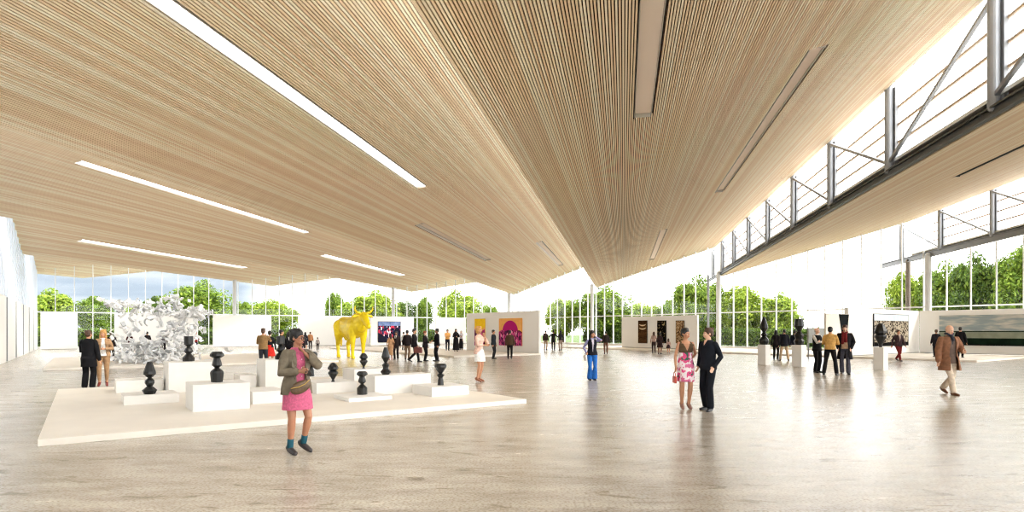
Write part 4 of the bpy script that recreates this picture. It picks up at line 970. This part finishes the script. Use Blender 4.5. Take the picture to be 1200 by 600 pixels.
S = Soup(); S.chain([(-1.0, 0, 1.36), (-1.12, .02, 1.25), (-1.14, .03, .9), (-1.10, .02, .62)], [.045, .04, .03, .03], 10); S.chain([(-1.10, .02, .62), (-1.09, .02, .42)], [.05, .03], 10); obj('tail', voxel(S, .012), gold, bull)

# ---------------------------------------------------------------- the shattered white sculpture
sw = mat('paper_white', (226, 226, 226), .45)
_nt = sw.node_tree; _g = _nt.nodes.new('ShaderNodeNewGeometry'); _oi = _nt.nodes.new('ShaderNodeObjectInfo'); _ad = _nt.nodes.new('ShaderNodeMath'); _ad.operation = 'ADD'; _fr = _nt.nodes.new('ShaderNodeMath'); _fr.operation = 'FRACT'; _r = _nt.nodes.new('ShaderNodeValToRGB')
_r.color_ramp.elements[0].color = lin((178, 180, 182)); _r.color_ramp.elements[1].color = lin((240, 240, 240)); _r.color_ramp.elements[1].position = .6
_nt.links.new(_g.outputs['Random Per Island'], _ad.inputs[0]); _nt.links.new(_oi.outputs['Random'], _ad.inputs[1]); _nt.links.new(_ad.outputs[0], _fr.inputs[0]); _nt.links.new(_fr.outputs[0], _r.inputs[0]); _nt.links.new(_r.outputs[0], _nt.nodes['Principled BSDF'].inputs['Base Color'])
SY = 29.6; sp = at(181, SY, .1); sculpt = empty('shattered_sculpture', sp); tag(sculpt, 'tall sculpture of hundreds of scattered bent white blocks on the low stage', 'sculpture')
def fragment(c, sz, rot, bend):
    """bent bar: a folded strip of white board with thickness"""
    S_ = Soup(); L, W, T = sz; n = 4; st = []
    for i in range(n + 1):
        a = bend * (i / n - .5); r = L / bend if abs(bend) > .05 else 1e3
        st.append((r * math.sin(a), 0, r * (1 - math.cos(a))))
    for i in range(n + 1):
        x, _, z = st[i]; a = bend * (i / n - .5); nx, nz = -math.sin(a), math.cos(a)
        for (y, q) in ((-W / 2, -T / 2), (W / 2, -T / 2), (W / 2, T / 2), (-W / 2, T / 2)): S_.v.append(Vector((x + nx * q, y, z + nz * q)))
    S_.f += [[3, 2, 1, 0], [4 * n, 4 * n + 1, 4 * n + 2, 4 * n + 3]]
    for i in range(n):
        for q in range(4): S_.f.append([4 * i + q, 4 * i + (q + 1) % 4, 4 * i + 4 + (q + 1) % 4, 4 * i + 4 + q])
    S_.tf(Matrix.Translation(c) @ rot.to_matrix().to_4x4()); return S_
r2 = random.Random(11); frs = []
pxm = SY / F
def rq(): return Quaternion((r2.gauss(0, 1), r2.gauss(0, 1), r2.gauss(0, 1), r2.gauss(0, 1))).normalized()
for i in range(680):
    # density follows the photograph: a heavy skirt, two rising wings, thin sprays above
    t = r2.random()
    if t < .42: x = r2.gauss(-2, 26); z = abs(r2.gauss(0, 13))
    elif t < .62: x = r2.gauss(-28, 13); z = r2.uniform(4, 72) if r2.random() < .6 else r2.uniform(60, 72)
    elif t < .86: x = r2.gauss(28, 12); z = r2.uniform(4, 62)
    elif t < .93: x = r2.uniform(-8, 30); z = 52 + (x + 8) * .62 + r2.gauss(0, 4)
    else: x = r2.uniform(20, 62); z = 58 + r2.gauss(0, 3)
    if abs(x + 2) < 15 and 24 < z < 52 and r2.random() < .8: continue
    x = max(-60, min(64, x)); z = max(2.0, z)
    frs.append(fragment(Vector((x * pxm, r2.gauss(0, .55) if z > 20 else r2.gauss(0, .9), z * pxm)), (r2.uniform(.18, .46), r2.uniform(.08, .20), r2.uniform(.03, .08)), rq(), r2.choice((.06, .06, .9, 1.6, 2.2))))
for s_ in frs:
    zm_ = min(v.z for v in s_.v)
    if zm_ < .004: s_.tf(Matrix.Translation((0, 0, .004 - zm_)))
frs.sort(key=lambda s: -max((a - s.v[0]).length for a in s.v))
for s_ in frs[:96]: obj('fragment', s_, sw, sculpt)
A = Soup()
for s_ in frs[96:]: A.add(s_.v, s_.f)
o = obj('fragments', A, sw, sculpt); o['kind'] = 'stuff'
for a in range(14):   # thin rods that carry the flying pieces
    pass

# ---------------------------------------------------------------- trees and shrubs outside
def leaf_mat(name, c1, c2, c3):
    m = bpy.data.materials.new(name); m.use_nodes = True; nt = m.node_tree; b = nt.nodes['Principled BSDF']; g = nt.nodes.new('ShaderNodeNewGeometry'); rp = nt.nodes.new('ShaderNodeValToRGB'); cr = rp.color_ramp
    cr.elements.new(.5); 
    for e, p, c in zip(cr.elements, (0, .5, 1), (c1, c2, c3)): e.position = p; e.color = lin(c)
    nt.links.new(g.outputs['Random Per Island'], rp.inputs[0]); nt.links.new(rp.outputs[0], b.inputs['Base Color']); b.inputs['Roughness'].default_value = .6; b.inputs['Specular IOR Level'].default_value = .2
    t = nt.nodes.new('ShaderNodeBsdfTranslucent'); nt.links.new(rp.outputs[0], t.inputs[0]); mx = nt.nodes.new('ShaderNodeMixShader'); mx.inputs[0].default_value = .35
    nt.links.new(b.outputs[0], mx.inputs[1]); nt.links.new(t.outputs[0], mx.inputs[2]); nt.links.new(mx.outputs[0], nt.nodes['Material Output'].inputs[0]); return m
leafm = [leaf_mat('leaf_bright', (88, 114, 26), (126, 148, 42), (166, 182, 70)), leaf_mat('leaf_mid', (66, 92, 26), (100, 126, 38), (138, 158, 58)), leaf_mat('leaf_deep', (46, 68, 22), (74, 98, 30), (108, 130, 46))]
bark = mat('bark', (62, 50, 40), .9, 0, .2, 6)
def crown_mesh(seed, blobs, leaves, size, shape):
    q = random.Random(seed); S = Soup(); cl = []
    for i in range(blobs):
        while True:
            x, y, z = q.uniform(-1, 1), q.uniform(-1, 1), q.uniform(-1, 1)
            if x * x + y * y + z * z < 1: break
        z = z * shape[2] + shape[3]; rr = q.uniform(.20, .36); cl.append((Vector((x * shape[0] * .74, y * shape[1] * .74, z)), rr))
    for i in range(leaves):
        c, rr = q.choice(cl); d = Vector((q.gauss(0, 1), q.gauss(0, 1), q.gauss(0, 1))).normalized()
        if d.z < -.3 and q.random() < .6: d.z = -d.z
        p = c + d * rr * (q.random() ** .35); n = (d + Vector((q.gauss(0, .6), q.gauss(0, .6), q.gauss(0, .6) + .5))).normalized()
        a = n.orthogonal().normalized(); a = Quaternion(n, q.uniform(0, 6.28)) @ a; b = n.cross(a); l = size * q.uniform(.6, 1.3); w = l * .48
        S.add([p - a * l, p + b * w - n * l * .12, p + a * l, p - b * w - n * l * .12], [(0, 1, 2, 3)])
    return S.mesh('crown')
CR = [crown_mesh(3, 64, 17000, .05, (1, 1, .66, 0)), crown_mesh(8, 52, 14000, .055, (.9, .9, .8, 0)), crown_mesh(21, 60, 15000, .05, (1.05, 1.0, .55, 0))]
def trunk_mesh(seed):
    q = random.Random(seed); S = Soup(); S.chain([(0, 0, -1.55), (.02, 0, -1.0), (0, .02, -.5), (0, 0, .1)], [.075, .06, .05, .03], 10)
    for i in range(6):
        a = i * 1.05 + q.random(); z = q.uniform(-.8, -.3); S.chain([(0, 0, z), (.3 * math.cos(a), .3 * math.sin(a), z + .35), (.55 * math.cos(a), .55 * math.sin(a), z + .75)], [.035, .025, .012], 8)
    me = S.mesh('trunk'); me.polygons.foreach_set('use_smooth', [True] * len(me.polygons)); return me
TRK = [trunk_mesh(1), trunk_mesh(2)]
used = set()
def tree(px, topy, wpx, Y, kind, leaf, label, low=.25):
    """tree of the given top row and width in pixels standing Y metres away"""
    H = zat(topy, Y); w = wpx * Y / F / 2; base = low * H; rz = (H - base) / 2; o = empty('tree', at(px, Y, -.2)); tag(o, label, 'tree', 'trees beyond the glass')
    key = (kind, leaf); me = CR[kind]
    if key not in used:
        if any(u[0] == kind for u in used): me = me.copy()
        me.materials.clear(); me.materials.append(leafm[leaf]); used.add(key); CACHE[key] = me
    c = bpy.data.objects.new('crown', CACHE[key]); C.objects.link(c); c.parent = o; hz_ = {0: .62 + .28, 1: .8 + .25, 2: .5 + .3}[kind]
    c.scale = (w / 1.05, w / 1.05, rz / hz_); c.location = (0, 0, base + rz); c.rotation_euler = (0, 0, rnd.uniform(0, 6.28))
    if not TRK[0].materials: [t.materials.append(bark) for t in TRK]
    t = bpy.data.objects.new('trunk', TRK[kind % 2]); C.objects.link(t); t.parent = o; s = (base + rz) / 1.55; t.scale = (s * .8, s * .8, s); t.location = (0, 0, base + rz)
CACHE = {}
TREES = [
    (52, 333, 66, 78, 0, 0, 'bright green tree in the far left corner pane'), (112, 343, 50, 82, 1, 1, 'green tree behind the couple at the platform edge'),
    (158, 352, 34, 88, 1, 0, 'small bright tree above the left part of the white sculpture'), (232, 324, 82, 84, 0, 1, 'broad tall tree above the right part of the white sculpture'),
    (186, 343, 40, 98, 1, 2, 'dark tree further back beside the broad tall tree'), (283, 350, 40, 94, 1, 1, 'tree right behind the pale column on the left'),
    (318, 347, 62, 92, 2, 0, 'bright wide tree between column and gap above the brown jacket'), (393, 339, 28, 100, 1, 1, 'slim tree with a pointed top left of the golden bull'),
    (432, 336, 76, 96, 0, 0, 'broad bright tree directly behind the golden bull'), (474, 350, 46, 102, 1, 2, 'lower dark tree above the crowd painting'),
    (497, 344, 24, 100, 1, 1, 'slim tree above the handshaking men'), (537, 335, 66, 100, 0, 0, 'round bright tree left of the corner column'),
    (572, 352, 32, 112, 2, 1, 'small distant tree between corner column and round bright tree'),
    (660, 346, 48, 92, 1, 0, 'bright tree rising right of the pink painting wall'), (703, 331, 84, 88, 0, 1, 'big tree behind the lowest point of the central fold'),
    (752, 350, 60, 96, 2, 0, 'low wide tree above the left of the three black panels'), (786, 347, 40, 92, 1, 1, 'small tree above the right of the three black panels'),
    (822, 318, 72, 76, 0, 1, 'tall dense tree left of the double column'), (868, 330, 66, 74, 1, 0, 'bright tree right of the double column'),
    (908, 338, 60, 72, 0, 0, 'loose yellow green tree above the two left pedestals'), 
    (1060, 312, 44, 62, 1, 0, 'tree at the left end of the right tree row, behind the dark post'), (1108, 300, 66, 58, 0, 1, 'dense tree behind the column on the right'),
    (1150, 288, 70, 54, 0, 2, 'tallest dense tree in the right row'), (1198, 280, 76, 50, 1, 1, 'tree cut by the right edge of the picture'),
]
for (px, ty, w, Y, k_, lf, lab) in TREES: tree(px, ty, w * 1.12, Y, k_, lf, lab, .05)
# clipped hedges along both glass walls
def hedge(P0, dr, length, out, label, seed):
    q = random.Random(seed); S = Soup(); o = empty('hedge', P0 + out * 13, math.atan2(dr.y, dr.x)); tag(o, label, 'hedge'); n_ = Vector((-dr.y, dr.x, 0)); sg = 1
    for i in range(int(length * 420)):
        x = q.uniform(0, length); y, z = q.choice(((-.8, q.uniform(.05, 1.7)), (q.uniform(-.8, .8), 1.7), (.8, q.uniform(.05, 1.7))))
        p = Vector((x, y + q.gauss(0, .1), z + q.gauss(0, .1))); n = Vector((q.gauss(0, .6), (-1 if y < 0 else 1) * .8 + q.gauss(0, .5), .5 + q.gauss(0, .5))).normalized()
        a = n.orthogonal().normalized(); a = Quaternion(n, q.uniform(0, 6.28)) @ a; b = n.cross(a); l = q.uniform(.09, .2); w = l * .6
        S.add([p - a * l, p + b * w, p + a * l, p - b * w], [(0, 1, 2, 3)])
    obj('foliage', S, leafm[2], o); S = Soup(); S.box((length / 2, 0, .8), (length, 1.3, 1.55)); obj('inner_twigs', S, mat('twigs', (40, 48, 26), .95, 0, .3, 3), o)
hedge(CORNER - U * 56, U, 54, V, 'clipped dark green hedge outside the left far glass wall', 5)
hedge(CORNER - V * 48, V, 46, U, 'clipped dark green hedge outside the right glass wall', 6)

# ---------------------------------------------------------------- camera, sky, sun
cam = bpy.data.cameras.new('camera'); co = bpy.data.objects.new('camera', cam); C.objects.link(co); bpy.context.scene.camera = co
co.location = (0, 0, CAMZ); co.rotation_euler = (R(90), 0, 0); cam.sensor_width = 36; cam.lens = 36 * F / 1200; cam.shift_y = (HZ - 300) / 1200; cam.clip_end = 800; cam.clip_start = .05
w = bpy.data.worlds.new('sky'); bpy.context.scene.world = w; w.use_nodes = True; nt = w.node_tree; bg = nt.nodes['Background']; L = nt.links
tc = nt.nodes.new('ShaderNodeTexCoord'); sx = nt.nodes.new('ShaderNodeSeparateXYZ'); L.new(tc.outputs['Generated'], sx.inputs[0])
# hazy blue grey cloud bank low in the west (left of the view), bright white overcast everywhere else
def mth(op, a, b=None, clamp=False):
    n = nt.nodes.new('ShaderNodeMath'); n.operation = op; n.use_clamp = clamp
    for i, x in enumerate((a, b)):
        if x is None: continue
        if isinstance(x, (int, float)): n.inputs[i].default_value = x
        else: L.new(x, n.inputs[i])
    return n.outputs[0]
side_ = mth('MULTIPLY', mth('SUBTRACT', mth('MULTIPLY', sx.outputs[0], -1.0), .10), 3.2, True)
lowf = mth('SUBTRACT', 1.0, mth('MULTIPLY', mth('SUBTRACT', sx.outputs[2], .10), 7.0, True), True)
front = mth('MULTIPLY', mth('SUBTRACT', sx.outputs[1], .2), 3.0, True)
mp = nt.nodes.new('ShaderNodeMapping'); mp.inputs['Scale'].default_value = (4, 4, 26); L.new(tc.outputs['Generated'], mp.inputs[0])
nz = nt.nodes.new('ShaderNodeTexNoise'); nz.inputs['Scale'].default_value = 1.4; nz.inputs['Detail'].default_value = 4; L.new(mp.outputs[0], nz.inputs['Vector'])
fac = mth('MULTIPLY', mth('MULTIPLY', side_, lowf), mth('MULTIPLY', front, 1.0), True)
cl = nt.nodes.new('ShaderNodeValToRGB'); cl.color_ramp.elements[0].position = .38; cl.color_ramp.elements[1].position = .66; cl.color_ramp.elements[0].color = (.46, .55, .66, 1); cl.color_ramp.elements[1].color = (.72, .78, .84, 1); L.new(nz.outputs['Fac'], cl.inputs[0])
SKY = 4.2
sc_ = nt.nodes.new('ShaderNodeMix'); sc_.data_type = 'RGBA'; L.new(fac, sc_.inputs[0]); sc_.inputs[6].default_value = (SKY * 1.0, SKY * 1.0, SKY * 1.0, 1); L.new(cl.outputs[0], sc_.inputs[7])
L.new(sc_.outputs[2], bg.inputs['Color']); bg.inputs['Strength'].default_value = 1.0
sun = bpy.data.lights.new('sun', 'SUN'); sun.energy = 3.0; sun.angle = R(14); sun.color = (1, .95, .86); so = bpy.data.objects.new('sun', sun); C.objects.link(so)
so.rotation_euler = Vector((-.80, .22, -.62)).to_track_quat('-Z', 'Y').to_euler()
vs = bpy.context.scene.view_settings; vs.view_transform = 'Standard'; vs.look = 'None'; vs.exposure = 0.5; vs.gamma = 1.0; vs.use_curve_mapping = False
cy = bpy.context.scene.cycles; cy.max_bounces = 12; cy.diffuse_bounces = 5; cy.glossy_bounces = 4; cy.transparent_max_bounces = 16; cy.use_denoising = True; cy.denoising_input_passes = 'RGB_ALBEDO_NORMAL'; cy.denoising_prefilter = 'NONE'; cy.filter_width = 1.2; cy.sample_clamp_indirect = 8
